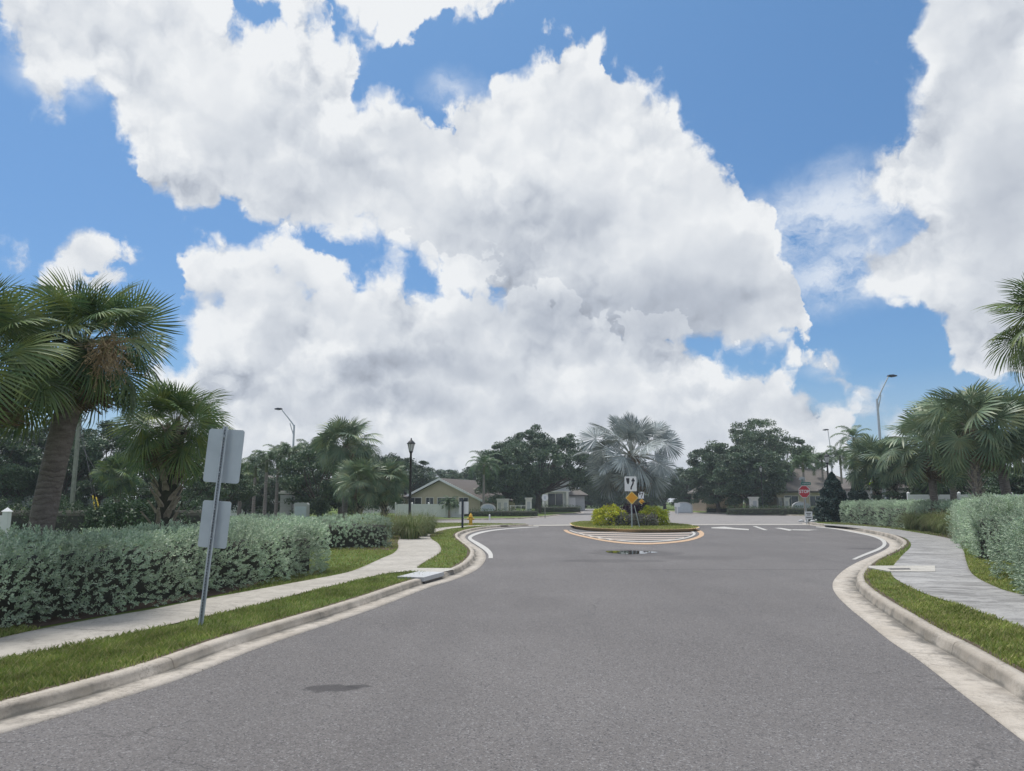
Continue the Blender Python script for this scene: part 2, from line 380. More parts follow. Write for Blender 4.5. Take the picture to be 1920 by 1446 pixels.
# --- ground materials (world coordinates)
def mat_asphalt():
    m, t, b = newmat('asphalt'); P_ = t.new('ShaderNodeNewGeometry').outputs['Position']
    big = t.noise(P_, .22, 4, .55)[0]; mid = t.noise(t.v('MULTIPLY', P_, (1, .35, 1)), 1.7, 5, .6)[0]
    c = t.mix(t.rng(big, .35, .65), (.158, .148, .145), (.212, .200, .196))
    c = t.mix(t.rng(mid, .3, .7, 0, .35), c, (.140, .131, .130))
    ag = t.vor(P_, 85, 0)                                   # aggregate
    gr = t.noise(P_, 130, 2, .7)[0]
    sp = t.rng(t.new('ShaderNodeSeparateColor').outputs[0], 0, 1) if False else None
    sc = t.new('ShaderNodeSeparateColor'); t.l.new(ag[1], sc.inputs[0])
    c = t.mix(t.m('MULTIPLY', t.rng(sc.outputs[0], .78, .95), .7), c, (.34, .335, .34))
    c = t.mix(t.m('MULTIPLY', t.rng(sc.outputs[1], .7, .95), .75), c, (.055, .053, .058))
    c = t.mix(t.rng(gr, .40, .62, 0, .55), c, (.07, .068, .072))
    # fine cracks
    cw = t.v('ADD', P_, t.v('MULTIPLY', t.v('SUBTRACT', t.noise(P_, 1.3, 4, .6)[1], (.5, .5, .5)), (1.1, 1.1, 0)))
    ce = t.vor(cw, .22, 0, feat='DISTANCE_TO_EDGE', dim='2D')[0]
    ck = t.m('MULTIPLY', t.rng(ce, .0, .0035, 1, 0), t.rng(t.noise(P_, .5, 2)[0], .46, .56, 0, .7))
    c = t.mix(ck, c, (.06, .058, .06))
    # paving seams across the road and darker sealed patches
    sy = t.new('ShaderNodeSeparateXYZ'); t.l.new(P_, sy.inputs[0])
    wob = t.m('MULTIPLY_ADD', t.noise(P_, .8, 3)[0], .5, -.25)
    seam = t.m('ABSOLUTE', t.m('ADD', t.m('SUBTRACT', sy.outputs[1], px(1360, 1068).y), wob))
    c = t.mix(t.m('MULTIPLY', t.rng(seam, .02, .09, .55, 0), t.rng(sy.outputs[0], 2.4, 3.2)), c, (.07, .068, .072))
    seam2 = t.m('ABSOLUTE', t.m('SUBTRACT', t.m('ADD', sy.outputs[0], t.m('MULTIPLY', wob, .25)), t.m('MULTIPLY_ADD', sy.outputs[1], .06, .45)))
    c = t.mix(t.rng(seam2, .004, .02, .12, 0), c, (.08, .078, .08))
    pt = t.noise(t.v('MULTIPLY', P_, (1, .5, 1)), .55, 3, .5)[0]
    c = t.mix(t.rng(pt, .60, .64, 0, .16), c, (.10, .098, .102))
    # stains: leaked fluid near the camera, damp round the puddle, scuffs by the right gutter
    for (u0, v0, rx, ry, k_) in ((622, 1291, .27, .15, .75), (672, 1287, .12, .07, .7), (1188, 1037, 1.5, 1.7, .35), (1772, 1292, .14, .05, .3), (1010, 1130, .5, .9, .12), (1150, 1052, 1.6, .6, .3), (1330, 1046, 1.6, .8, .2), (1630, 1029, 1.0, .5, .4)):
        c0 = px(u0, v0); q = t.v('MULTIPLY', t.v('SUBTRACT', P_, tuple(c0)), (1/rx, 1/ry, 0)); L_ = t.v('LENGTH', q)
        L_ = t.m('ADD', L_, t.m('MULTIPLY_ADD', t.noise(P_, 2.2/rx, 5, .65)[0], 1.5, -.75))
        c = t.mix(t.rng(L_, .72, 1.0, k_, 0), c, (.045, .043, .046))
    dr = t.vor(P_, 1.3, 0, dim='2D')[0]; c = t.mix(t.m('MULTIPLY', t.rng(dr, .02, .045, .5, 0), t.rng(t.noise(P_, .35, 2)[0], .5, .56)), c, (.06, .058, .06))
    ln_ = t.noise(t.v('MULTIPLY', P_, (1.0, .06, 1)), 1.1, 3, .5)[0]; c = t.mix(t.rng(ln_, .5, .66, 0, .22), c, (.10, .096, .098))
    t.l.new(c, b.inputs['Base Color']); b.inputs['Roughness'].default_value = .85; b.inputs['Specular IOR Level'].default_value = .25
    n = t.new('ShaderNodeBump'); n.inputs['Strength'].default_value = .6; n.inputs['Distance'].default_value = .006
    t.l.new(t.m('ADD', ag[0], t.m('MULTIPLY', gr, .6)), n.inputs['Height']); t.l.new(n.outputs[0], b.inputs['Normal'])
    return m
def mat_concrete(name, c1, c2, joint=0.0, uv=True, streak=0.0, dirt=None, grit=.5):
    """UV: x metres along, y 0..1 across"""
    m, t, b = newmat(name); P_ = t.new('ShaderNodeNewGeometry').outputs['Position']
    c = t.mix(t.rng(t.noise(P_, .9, 6, .62)[0], .35, .65), c1, c2)
    c = t.mix(t.rng(t.noise(P_, 7, 7, .72)[0], .48, .66, 0, grit), c, tuple(x*.55 for x in c1))
    c = t.mix(t.m('MULTIPLY', t.rng(t.noise(P_, 34, 5, .75)[0], .50, .62, 0, .55), t.rng(t.noise(P_, 1.6, 3, .6)[0], .42, .6)), c, tuple(x*.38 for x in c1))
    c = t.mix(t.rng(t.noise(P_, 160, 2, .7)[0], .42, .7, 0, .35), c, tuple(x*.45 for x in c1))
    if uv:
        u = t.new('ShaderNodeUVMap').outputs[0]; su = t.new('ShaderNodeSeparateXYZ'); t.l.new(u, su.inputs[0])
        if joint:
            w_ = t.m('ABSOLUTE', t.m('SUBTRACT', t.m('FRACT', t.m('DIVIDE', su.outputs[0], joint)), .5))
            j = t.rng(w_, 0, .016/joint, 1, 0)
            c = t.mix(t.m('MULTIPLY', j, .8), c, (.07, .065, .055))
        if streak:
            q = t.v('MULTIPLY', u, (1.7, .5, 1)); q = t.v('ADD', q, t.v('MULTIPLY', t.noise(P_, 1.5, 3)[1], (1.3, .8, 0)))
            s_ = t.noise(q, 1.8, 7, .7)[0]
            c = t.mix(t.rng(s_, .47, .60, 0, streak), c, tuple(x*.42 for x in c1))
        if dirt:
            for (v0, wd, amt, cc) in dirt:
                dn = t.m('MULTIPLY_ADD', t.noise(P_, 3.5, 5, .65)[0], wd*3.2, -wd*1.6)
                dd = t.m('ABSOLUTE', t.m('SUBTRACT', t.m('ADD', su.outputs[1], dn), v0))
                am = t.m('MULTIPLY', t.rng(dd, 0, wd, amt, 0), t.rng(t.noise(P_, 1.1, 4, .6)[0], .33, .62, .15, 1.0))
                c = t.mix(am, c, cc)
    t.l.new(c, b.inputs['Base Color']); b.inputs['Roughness'].default_value = .9; b.inputs['Specular IOR Level'].default_value = .2
    n = t.new('ShaderNodeBump'); n.inputs['Strength'].default_value = .35; n.inputs['Distance'].default_value = .01
    t.l.new(t.noise(P_, 60, 5, .7)[0], n.inputs['Height']); t.l.new(n.outputs[0], b.inputs['Normal'])
    return m
def mat_lawn():
    m, t, b = newmat('lawn'); P_ = t.new('ShaderNodeNewGeometry').outputs['Position']
    c = t.mix(t.rng(t.noise(P_, .35, 4, .6)[0], .35, .65), (.105, .165, .034), (.15, .195, .052))
    c = t.mix(t.rng(t.noise(P_, 28, 4, .75)[0], .35, .65, 0, .6), c, (.045, .075, .018))
    c = t.mix(t.rng(t.noise(P_, 2.4, 5, .7)[0], .56, .72, 0, .5), c, (.19, .17, .085))
    t.l.new(c, b.inputs['Base Color']); b.inputs['Roughness'].default_value = .9; b.inputs['Specular IOR Level'].default_value = .15
    n = t.new('ShaderNodeBump'); n.inputs['Strength'].default_value = .8; n.inputs['Distance'].default_value = .04
    t.l.new(t.noise(P_, 30, 5, .8)[0], n.inputs['Height']); t.l.new(n.outputs[0], b.inputs['Normal'])
    return m
def mat_paint(name, c, wear=.25):
    m, t, b = newmat(name); P_ = t.new('ShaderNodeNewGeometry').outputs['Position']
    k = t.mix(t.rng(t.noise(P_, 9, 6, .75)[0], .50, .72, 0, wear), c, (.22, .21, .20))
    k = t.mix(t.rng(t.noise(P_, 90, 2, .7)[0], .5, .7, 0, wear), k, (.15, .15, .15))
    t.l.new(k, b.inputs['Base Color']); b.inputs['Roughness'].default_value = .7
    return m
M = {}
M['asphalt'] = mat_asphalt()
M['pave'] = mat_concrete('pale_paving', (.26, .247, .242), (.31, .296, .288), uv=False, grit=.25)
M['lawn'] = mat_lawn()
DK = (.045, .042, .036)
M['kerb'] = mat_concrete('kerb_concrete', (.45, .405, .35), (.54, .495, .44), joint=3.05, dirt=[(.445, .022, .95, (.05, .048, .042)), (.40, .10, .92, (.07, .068, .060)), (.36, .20, .75, (.13, .125, .115)), (.50, .09, .7, (.10, .092, .075)), (.62, .16, .5, (.20, .17, .13)), (1.0, .10, .6, (.12, .10, .06))])
M['walk_left'] = mat_concrete('walk_concrete', (.40, .375, .335), (.50, .47, .425), joint=1.52, dirt=[(0.0, .06, .5, (.12, .10, .07)), (1.0, .06, .4, (.14, .11, .08))])
M['walk_right'] = mat_concrete('walk_concrete_streaked', (.33, .325, .32), (.43, .425, .42), joint=1.52, streak=.72, dirt=[(0.0, .05, .5, (.12, .10, .08))])
M['conc'] = mat_concrete('cast_concrete', (.46, .44, .40), (.56, .54, .50), uv=False)
M['white_paint'] = mat_paint('white_line_paint', (.52, .51, .485), .6)
M['hatch_paint'] = mat_paint('warm_line_paint', (.50, .42, .36), .5)
M['orange_paint'] = mat_paint('amber_line_paint', (.56, .37, .22), .6)
M['yellow_kerb'] = mat_paint('yellow_kerb_paint', (.85, .62, .33), .3)
M['mulch'] = simple('mulch', (.045, .028, .018), (.11, .072, .05), 45, .95, bump=1, bscale=60)
M['soil'] = simple('soil', (.06, .042, .028), (.12, .09, .06), 30, .95, bump=1, bscale=50)
M['galv'] = simple('galvanised_steel', (.42, .46, .50), (.54, .58, .62), 14, .45, .25, bump=.1, bscale=80)
M['alu'] = simple('brushed_aluminium_back', (.46, .51, .56), (.53, .58, .63), 3, .45, .2)
M['sign_white'] = simple('sign_white', (.78, .79, .80), None, rough=.35)
M['sign_black'] = simple('sign_black', (.012, .013, .02), None, rough=.35)
M['sign_amber'] = simple('sign_amber', (.78, .36, .015), (.70, .30, .01), 5, .3)
M['sign_yellowish'] = simple('sign_yellow_border', (.78, .58, .16), None, rough=.35)
M['sign_red'] = simple('sign_red', (.45, .015, .035), None, rough=.35)
M['sign_green'] = simple('sign_green', (.012, .14, .12), None, rough=.35)
M['sign_lime'] = simple('sign_lime', (.50, .75, .02), None, rough=.35)
M['black_metal'] = simple('black_painted_metal', (.012, .013, .016), (.02, .021, .024), 8, .4)
M['navy_metal'] = simple('dark_navy_metal', (.015, .022, .04), None, rough=.4)
M['pole_conc'] = simple('weathered_pole', (.20, .215, .18), (.28, .29, .25), 5, .85)
M['wire'] = simple('cable_grey', (.05, .05, .055), None, rough=.5)
M['yellow_plastic'] = simple('yellow_plastic', (.72, .52, .03), None, rough=.45)
M['hydrant'] = simple('hydrant_yellow', (.72, .42, .03), (.60, .34, .03), 9, .45)
M['vinyl'] = simple('white_vinyl', (.70, .71, .73), (.76, .77, .78), 2, .45)
M['white_stone'] = simple('white_render', (.60, .58, .55), (.70, .68, .64), 3, .8, bump=.2)
M['tan_wall'] = simple('tan_stucco', (.44, .38, .27), (.48, .42, .31), 2, .9)
M['pink_wall'] = simple('pink_stucco', (.42, .30, .24), (.47, .34, .28), 2, .9)
M['grey_wall'] = simple('grey_render', (.42, .43, .45), (.48, .49, .50), 2, .9)
M['glass'] = simple('dark_window_glass', (.02, .025, .035), None, rough=.08, spec=.8)
M['lamp_glass'] = simple('frosted_lamp_glass', (.55, .56, .56), None, rough=.25)
M['bark'] = simple('oak_bark', (.055, .045, .035), (.12, .10, .08), 8, .95, bump=.8, bscale=18)
def mat_shingle(name, a, b_):
    m, t, b = newmat(name); P_ = t.new('ShaderNodeTexCoord').outputs['Object']
    br = t.new('ShaderNodeTexBrick'); t.l.new(t.v('MULTIPLY', P_, (1, 1, 1.6)), br.inputs[0])
    br.inputs['Color1'].default_value = (*a, 1); br.inputs['Color2'].default_value = (*b_, 1); br.inputs['Mortar'].default_value = (*[x*.5 for x in a], 1)
    br.inputs['Scale'].default_value = 3; br.inputs['Mortar Size'].default_value = .015
    c = t.mix(t.rng(t.noise(P_, 1.5, 5, .6)[0], .35, .65, 0, .5), br.outputs[0], tuple(x*.7 for x in b_))
    t.l.new(c, b.inputs['Base Color']); b.inputs['Roughness'].default_value = .9
    return m
M['shingle'] = mat_shingle('brown_shingles', (.105, .090, .082), (.15, .13, .118))
M['shingle_grey'] = mat_shingle('grey_brown_shingles', (.13, .118, .108), (.18, .162, .148))
def mat_trunk(name, a, b_, ring=14.0):
    m, t, b = newmat(name); P_ = t.new('ShaderNodeTexCoord').outputs['Object']
    s = t.new('ShaderNodeSeparateXYZ'); t.l.new(P_, s.inputs[0])
    z = t.m('ADD', s.outputs[2], t.m('MULTIPLY', t.noise(P_, 3, 4, .6)[0], .28))
    w_ = t.m('SINE', t.m('MULTIPLY', z, ring*6.283))
    c = t.mix(t.rng(t.noise(t.v('MULTIPLY', P_, (1, 1, 3)), 6, 5, .65)[0], .35, .65), a, b_)
    c = t.mix(t.m('MULTIPLY', t.rng(w_, .3, 1, 0, .6), t.rng(t.noise(P_, 3, 4, .6)[0], .4, .6, .15, 1)), c, tuple(x*.45 for x in a))
    t.l.new(c, b.inputs['Base Color']); b.inputs['Roughness'].default_value = .92
    n = t.new('ShaderNodeBump'); n.inputs['Strength'].default_value = .7; n.inputs['Distance'].default_value = .03
    t.l.new(t.m('ADD', t.m('MULTIPLY', w_, -.25), t.m('MULTIPLY', t.noise(P_, 25, 4, .7)[0], 2)), n.inputs['Height']); t.l.new(n.outputs[0], b.inputs['Normal'])
    return m
M['trunk'] = mat_trunk('ringed_palm_trunk', (.15, .128, .115), (.235, .21, .195), 11)
M['trunk_grey'] = mat_trunk('grey_palm_trunk', (.22, .20, .175), (.30, .28, .25), 7)
M['boots'] = simple('dry_leaf_bases', (.18, .15, .12), (.33, .29, .24), 16, .9, bump=.6, bscale=50)
M['dry'] = leafmat('dead_palm_leaf', [(.13, .09, .055), (.26, .19, .12), (.33, .27, .19)], .8, .1, scale=2)
M['seed'] = leafmat('palm_seed_stalk', [(.30, .22, .13), (.38, .29, .17), (.22, .15, .09)], .8, .0)
G = lambda *a: [tuple(x) for x in a]
M['sabal'] = leafmat('cabbage_palm_leaf', G((.080, .140, .068), (.110, .185, .076), (.175, .235, .088), (.125, .18, .108)), .55, .25, .25, sunlit_hue=(.20, .24, .055))
M['sabal_blue'] = leafmat('cabbage_palm_leaf_grey', G((.105, .165, .105), (.140, .210, .120), (.195, .250, .140)), .45, .2, .4, sunlit_hue=(.20, .22, .10))
M['petiole'] = simple('palm_leaf_stalk', (.085, .12, .04), (.13, .15, .06), 6, .5)
M['bismarck'] = leafmat('silver_palm_leaf', G((.26, .31, .31), (.35, .40, .40), (.46, .50, .49)), .6, .12, .25)
M['bismarck_stalk'] = simple('silver_leaf_stalk', (.30, .33, .31), (.36, .37, .33), 6, .6)
M['feather'] = leafmat('feather_palm_leaf', G((.065, .120, .062), (.090, .155, .072), (.125, .19, .078)), .45, .2, .4)
M['oak'] = leafmat('live_oak_leaf', G((.060, .105, .068), (.080, .130, .078), (.105, .160, .085), (.140, .19, .098)), .5, .12, .45, scale=.5)
M['oak_dark'] = leafmat('dark_broad_leaf', G((.046, .086, .055), (.066, .112, .062), (.10, .15, .072)), .5, .1, .4, scale=.5)
M['conifer'] = leafmat('dark_cedar_leaf', G((.022, .048, .044), (.032, .064, .054), (.045, .082, .064)), .55, .05, .35)
M['silver'] = leafmat('silver_hedge_leaf', G((.25, .35, .245), (.33, .43, .31), (.45, .53, .41), (.29, .41, .24)), .5, .18, .35, scale=.9)
M['hedge_wood'] = simple('dark_hedge_twigs', (.030, .034, .026), (.055, .055, .040), 30, .95)
M['hedge_dark'] = leafmat('clipped_dark_hedge_leaf', G((.035, .070, .028), (.055, .10, .036), (.08, .13, .05)), .5, .1)
M['gold'] = leafmat('golden_shrub_leaf', G((.50, .55, .04), (.72, .70, .05), (.26, .38, .04), (.72, .55, .06)), .5, .25)
M['purple'] = leafmat('purple_shrub_leaf', G((.045, .016, .035), (.08, .022, .05), (.05, .03, .08)), .5, .15)
M['greyshrub'] = leafmat('grey_shrub_leaf', G((.12, .13, .11), (.17, .18, .14), (.20, .16, .15)), .6, .1)
M['fakah'] = leafmat('ornamental_grass_blade', G((.10, .16, .05), (.14, .20, .06), (.21, .23, .09), (.25, .22, .12)), .55, .3)
M['turf'] = leafmat('turf_blade', G((.18, .25, .055), (.235, .29, .07), (.30, .325, .10), (.40, .37, .18)), .6, .3, .25, scale=2.5)
# ---------------------------------------------------------------- ground
from mathutils.geometry import tessellate_polygon
def smooth_line(pts, step=.25):
    P_ = [Vector((p[0], p[1])) for p in pts]; out = []
    for i in range(len(P_)-1):
        p0, p1, p2, p3 = P_[max(i-1, 0)], P_[i], P_[i+1], P_[min(i+2, len(P_)-1)]
        n = max(1, int((p2-p1).length/step))
        for k in range(n):
            t = k/n
            out.append(.5*((2*p1)+(p2-p0)*t+(2*p0-5*p1+4*p2-p3)*t*t+(3*p1-p0-3*p2+p3)*t**3))
    out.append(P_[-1]); return out
def resample(pts, n):
    d = [0]
    for a, b in zip(pts, pts[1:]): d.append(d[-1]+(Vector(b[:2])-Vector(a[:2])).length)
    out = []; j = 0
    for k in range(n):
        s_ = d[-1]*k/(n-1)
        while j < len(d)-2 and d[j+1] < s_: j += 1
        t = (s_-d[j])/max(1e-9, d[j+1]-d[j]); out.append(Vector(pts[j][:2]).lerp(Vector(pts[j+1][:2]), min(1, t)))
    return out
def offset(pts, o):     # + = to the left of travel
    out = []
    for i, p in enumerate(pts):
        t = (pts[min(i+1, len(pts)-1)]-pts[max(i-1, 0)]).normalized()
        out.append(p+Vector((-t.y, t.x))*o)
    return out
def uvset(me, uvs):
    l = me.uv_layers.new(name='UVMap'); vi = np.empty(len(me.loops), dtype=np.int32); me.loops.foreach_get('vertex_index', vi)
    l.data.foreach_set('uv', np.asarray(uvs, dtype=np.float32)[vi].reshape(-1))
def sweep(name, pts, prof, mat, kind='structure'):
    """prof: (outward offset, z, v)"""
    d = [0]
    for a, b in zip(pts, pts[1:]): d.append(d[-1]+(b-a).length)
    V, UV, Fc = [], [], []; n = len(pts)
    for o_, z, v in prof:
        for i, p in enumerate(offset(pts, o_)):
            V.append((p.x, p.y, z)); UV.append((d[i], v))
    for r in range(len(prof)-1):
        for i in range(n-1): Fc.append((r*n+i, r*n+i+1, (r+1)*n+i+1, (r+1)*n+i))
    me = bpy.data.meshes.new(name); me.from_pydata(V, [], Fc); me.materials.append(mat); uvset(me, UV)
    me.polygons.foreach_set('use_smooth', [True]*len(me.polygons))
    o = obj(name, me); return tag(o, kind=kind)
def loft(name, A, B, z, mat, n=80, kind='structure', parent=None):
    A = resample(A, n); B = resample(B, n); V = []; UV = []; d = 0
    m_ = 5
    for i in range(n):
        if i: d += ((A[i]+B[i])/2-(A[i-1]+B[i-1])/2).length
        for k in range(m_):
            p = A[i].lerp(B[i], k/(m_-1)); V.append((p.x, p.y, z)); UV.append((d, k/(m_-1)))
    Fc = [(i*m_+k, i*m_+k+1, (i+1)*m_+k+1, (i+1)*m_+k) for i in range(n-1) for k in range(m_-1)]
    me = bpy.data.meshes.new(name); me.from_pydata(V, [], Fc); me.materials.append(mat); uvset(me, UV)
    o = obj(name, me, parent)
    if kind: tag(o, kind=kind)
    return o
def sheet(name, pts, z, mat, kind='structure', parent=None):
    P_ = [Vector((p[0], p[1], 0)) for p in pts]
    me = bpy.data.meshes.new(name); me.from_pydata([(p.x, p.y, z) for p in P_], [], [tuple(t) for t in tessellate_polygon([P_])])
    me.materials.append(mat)
    for p in me.polygons:
        if p.normal.z < 0: p.flip()
    o = obj(name, me, parent)
    if kind: tag(o, kind=kind)
    return o
def inpoly(X, Y, poly):
    r = np.zeros(len(X), bool); n = len(poly); j = n-1
    for i in range(n):
        xi, yi, xj, yj = poly[i][0], poly[i][1], poly[j][0], poly[j][1]
        if yi != yj: r ^= ((yi > Y) != (yj > Y)) & (X < (xj-xi)*(Y-yi)/(yj-yi)+xi)
        j = i
    return r
def pxs(l, z=0.0): return [px(u, v, z).xy for u, v in l]
def back(l, y=-14.0):       # run a line on behind the camera
    d = (l[1]-l[0]).normalized(); L_ = (l[0].y-y)/max(.3, d.y); n = int(L_/.5)
    return [l[0]-d*(L_*k/n) for k in range(n, 0, -1)]+l

tag(sheet('ground', [(-500, -100), (500, -100), (500, 600), (-500, 600)], -.03, M['lawn']), kind='structure')
sheet('road', [(-14, -14.5), (14, -14.5), (60, 30), (60, 60), (-60, 60), (-60, 30)], 0.0, M['asphalt'])
sheet('cross_road', [(-95, 51.4), (-20, 50.2), (0, 48.6), (20, 48.3), (30, 50.5), (95, 52), (95, 85), (40, 120), (2, 150), (-5, 75), (-95, 66)], 0.006, M['pave'])
HL, HR, ZL, ZR = .105, .14, .095, .125
LE = [(0,1377),(117,1343),(267,1297),(367,1263),(500,1210),(640,1163),(672,1152),(730,1131),(807,1101),(850,1088),(890,1071),(907,1056),(911,1043),(904,1032),(889,1022),(877,1013.5),(872.5,1007),(879,1001),(896,995.5),(923,991),(957,988),(1000,986)]
LE = back(pxs(LE))+[Vector((.3, 48.7)), Vector((-4, 50.3)), Vector((-12, 51.2)), Vector((-92, 53))]
LE = smooth_line(LE)
RE = [(1880,1360),(1816.5,1311),(1717,1234),(1670,1203),(1623,1165),(1595,1142.5),(1570,1118),(1561,1101),(1565,1087),(1581,1071),(1604,1057),(1631,1045),(1655,1034),(1667,1025),(1664,1017),(1645,1007),(1606,998),(1572,992),(1540,987.5),(1515,984.5)]
RE = back(pxs(RE))+[Vector((19.6, 49.6)), Vector((20.2, 52)), Vector((23.5, 55.5)), Vector((30, 57)), Vector((92, 58))]
RE = smooth_line(RE)
def kprof(g, h, s): return [(0, -.01, 0), (s*.004, .014, .01), (s*g*.5, .011, .2), (s*g*.97, .007, .40), (s*g, .008, .44), (s*(g+.025), h*.72, .52), (s*(g+.045), h*.94, .58), (s*(g+.075), h, .64), (s*(g+.16), h, .98), (s*(g+.165), h-.05, 1)]
sweep('kerb', LE, kprof(.30, HL, 1), M['kerb'])
sweep('kerb', RE, kprof(.40, HR, -1), M['kerb'])
LB = offset(LE, .30+.155); RB = offset(RE, -(.40+.155))
LAND_L = LB+[Vector((-92, -14))]; LAND_R = RB+[Vector((92, -14))]
sheet('lawn', LAND_L, ZL, M['lawn']); sheet('lawn', LAND_R, ZR, M['lawn'])
# beyond the cross road
FL = smooth_line([Vector((-92, 61)), Vector((-30, 58.6)), Vector((-8, 58.4)), px(960, 974).xy, px(1000, 972).xy, px(1035, 969).xy, px(1062, 965.5).xy, px(1090, 962.5).xy, Vector((9.5, 105)), Vector((9.5, 170))], .8)
FR = smooth_line([Vector((92, 71)), Vector((45, 69)), px(1600, 970.5).xy, px(1480, 967.5).xy, px(1400, 965).xy, px(1340, 963.4).xy, px(1300, 962.4).xy, Vector((21.5, 105)), Vector((21, 170))], .8)
FL = FL[::-1]; FR = FR[::-1]
sweep('kerb', FL, kprof(.4, .12, -1), M['kerb']); sweep('kerb', FR, kprof(.4, .12, 1), M['kerb'])
sheet('lawn', offset(FL, -.55)+[Vector((-200, 61)), Vector((-200, 170))], .11, M['lawn'])
sheet('lawn', offset(FR, .55)+[Vector((200, 71)), Vector((200, 170))], .11, M['lawn'])
sheet('valley_gutter', [px(1000, 986.6).xy, px(1100, 985.6).xy, px(1330, 984.8).xy, px(1515, 984.6).xy, px(1515, 983.2).xy, px(1330, 983.4).xy, px(1100, 984).xy, px(1000, 985).xy], .012, M['conc'])

# sidewalks
WLn = pxs([(0,1240),(100,1219),(207,1198),(387,1157),(480,1136),(560,1115),(640,1096),(707,1080),(740,1073),(778,1068),(792,1057),(817,1043),(827,1033),(822,1020),(809,1011),(807,1004),(820,997.5),(840,992.8),(865,989.3),(900,986.6),(960,985)], ZL)
WLf = pxs([(0,1198),(97,1176),(166,1162),(277,1146),(332,1134),(480,1107),(560,1092),(640,1077),(673,1067),(715,1048),(738,1038),(747,1027),(746,1017),(753,1005),(773,998),(807,992.5),(840,988.6),(877,986),(900,985),(960,984.2)], ZL)
WLn, WLf = smooth_line(back(WLn), .15), smooth_line(back(WLf), .15)
# pair the two edges by matching them in short stretches so the joints stay square
def pair(a, b, n=420):
    A = resample(a, n); out = []; j = 0
    for p in A:
        k = min(range(max(0, j-2), min(len(b), j+60)), key=lambda q: (b[q]-p).length); j = k; out.append(b[k])
    out = [sum((out[min(max(i+d, 0), n-1)] for d in range(-4, 5)), Vector((0, 0)))/9 for i in range(n)]
    return A, out
def strip(name, A, B, z, mat, parent=None, kind='structure'):
    V = []; UV = []; d = 0; m_ = 4; n = len(A)
    for i in range(n):
        if i: d += ((A[i]+B[i])/2-(A[i-1]+B[i-1])/2).length
        for k in range(m_): p = A[i].lerp(B[i], k/(m_-1)); V.append((p.x, p.y, z)); UV.append((d, k/(m_-1)))
    Fc = [(i*m_+k, (i+1)*m_+k, (i+1)*m_+k+1, i*m_+k+1) for i in range(n-1) for k in range(m_-1)]
    me = bpy.data.meshes.new(name); me.from_pydata(V, [], Fc); me.materials.append(mat); uvset(me, UV)
    o = obj(name, me, parent)
    if kind: tag(o, kind=kind)
    return o
a_, b_ = pair(WLn, WLf); strip('sidewalk', a_, b_, ZL+.012, M['walk_left'])
WALK_L = WLn+WLf[::-1]
WRn = pxs([(1920,1181),(1872,1162),(1803,1137),(1733.6,1115),(1695,1096),(1673,1082),(1671,1071),(1678,1058),(1693,1041),(1707,1027),(1706,1017),(1690,1007),(1650,998),(1600,990),(1545,985)], ZR)
WRf = pxs([(1920,1117.6),(1872,1104),(1825,1079),(1812,1054),(1805.5,1032),(1789,1013),(1733.6,1001.5),(1664,991),(1600,985.5),(1545,982.5)], ZR)
WRn, WRf = smooth_line(back(WRn), .15), smooth_line(back(WRf), .15)
a_, b_ = pair(WRf, WRn); strip('sidewalk', a_, b_, ZR+.014, M['walk_right'])
WALK_R = WRn+WRf[::-1]
# concrete apron between the left path and the storm drain
sheet('path_apron', pxs([(700,1082),(745,1072),(778,1066.6),(845,1066.8),(852,1069),(808,1079.5),(800,1075),(770,1072.5),(735,1075)], ZL), ZL+.018, M['conc'])

# painted edge lines and markings
def ribbon(name, a, b, z, mat, **k): return loft(name, smooth_line(pxs(a), .1), smooth_line(pxs(b), .1), z, mat, 60, **k)
ribbon('edge_line', [(916,1047.5),(915,1040),(906,1031),(890,1020),(879,1012),(878,1007),(886,1002),(903,997),(930,993.2),(970,989.8),(1010,987.6)], [(924,1047.5),(923,1038),(914,1028),(897,1017.5),(886,1011.5),(885,1008),(893,1003.5),(908,999),(932,994.8),(970,991.2),(1010,988.6)], .010, M['white_paint'])
ribbon('edge_line', [(1597,1049.5),(1616,1041),(1645,1029),(1655,1021),(1650,1013),(1632,1006),(1600,999),(1565,992.6),(1530,988.8)], [(1604,1050),(1622,1042.5),(1652,1030.5),(1662,1021),(1657,1012),(1637,1004.5),(1603,997.4),(1567,991.2),(1530,987.6)], .010, M['white_paint'])
for poly in ([(1334,989.3),(1358,988),(1375,990.2),(1404,992.5),(1404,994.6),(1361,992),(1334,991)], [(1411,987),(1418,987),(1440,994.4),(1432,994.4)], [(1452,990.2),(1464,990.2),(1487,993.9),(1480,995.8),(1464,992.6)], [(1486,993),(1534,993.8),(1517,995.2),(1486,994.6)]):
    sheet('road_marking', pxs(poly), .010, M['white_paint'])
# island
IS = smooth_line([Vector(p) for p in ((3.7,42.5),(4.2,39.8),(5.4,38.1),(7.0,37.5),(8.6,38.1),(9.7,39.8),(10.1,42.5),(10.0,46),(9.0,49.6),(7,51.6),(5,50.6),(3.9,47),(3.7,42.5))], .3)
isl = thing('traffic_island', (6.9, 44, 0), 'raised oval traffic island with grass top and yellow painted kerb', 'traffic island')
def loc(o, root):
    o.location = -Vector(root.location); o.parent = root; return o
kb = sweep('kerb', IS, [(.22, .004, 0), (.0, .004, .3), (-.09, .15, .5), (-.13, .168, .6), (-.24, .166, 1)], M['yellow_kerb']); del kb['kind']; loc(kb, isl)
k2 = sheet('grass_top', offset(IS, -.18), .165, M['lawn'], kind=None); 
if not inpoly(np.array([6.9]), np.array([44.]), offset(IS, .18))[0] or True: pass
loc(k2, isl)
mb_ = sheet('planting_bed', [(6.9+2.7*math.cos(a), 45.5+3.6*math.sin(a)) for a in np.linspace(0, 6.28, 30)[:-1]], .172, M['mulch'], kind=None); loc(mb_, isl)
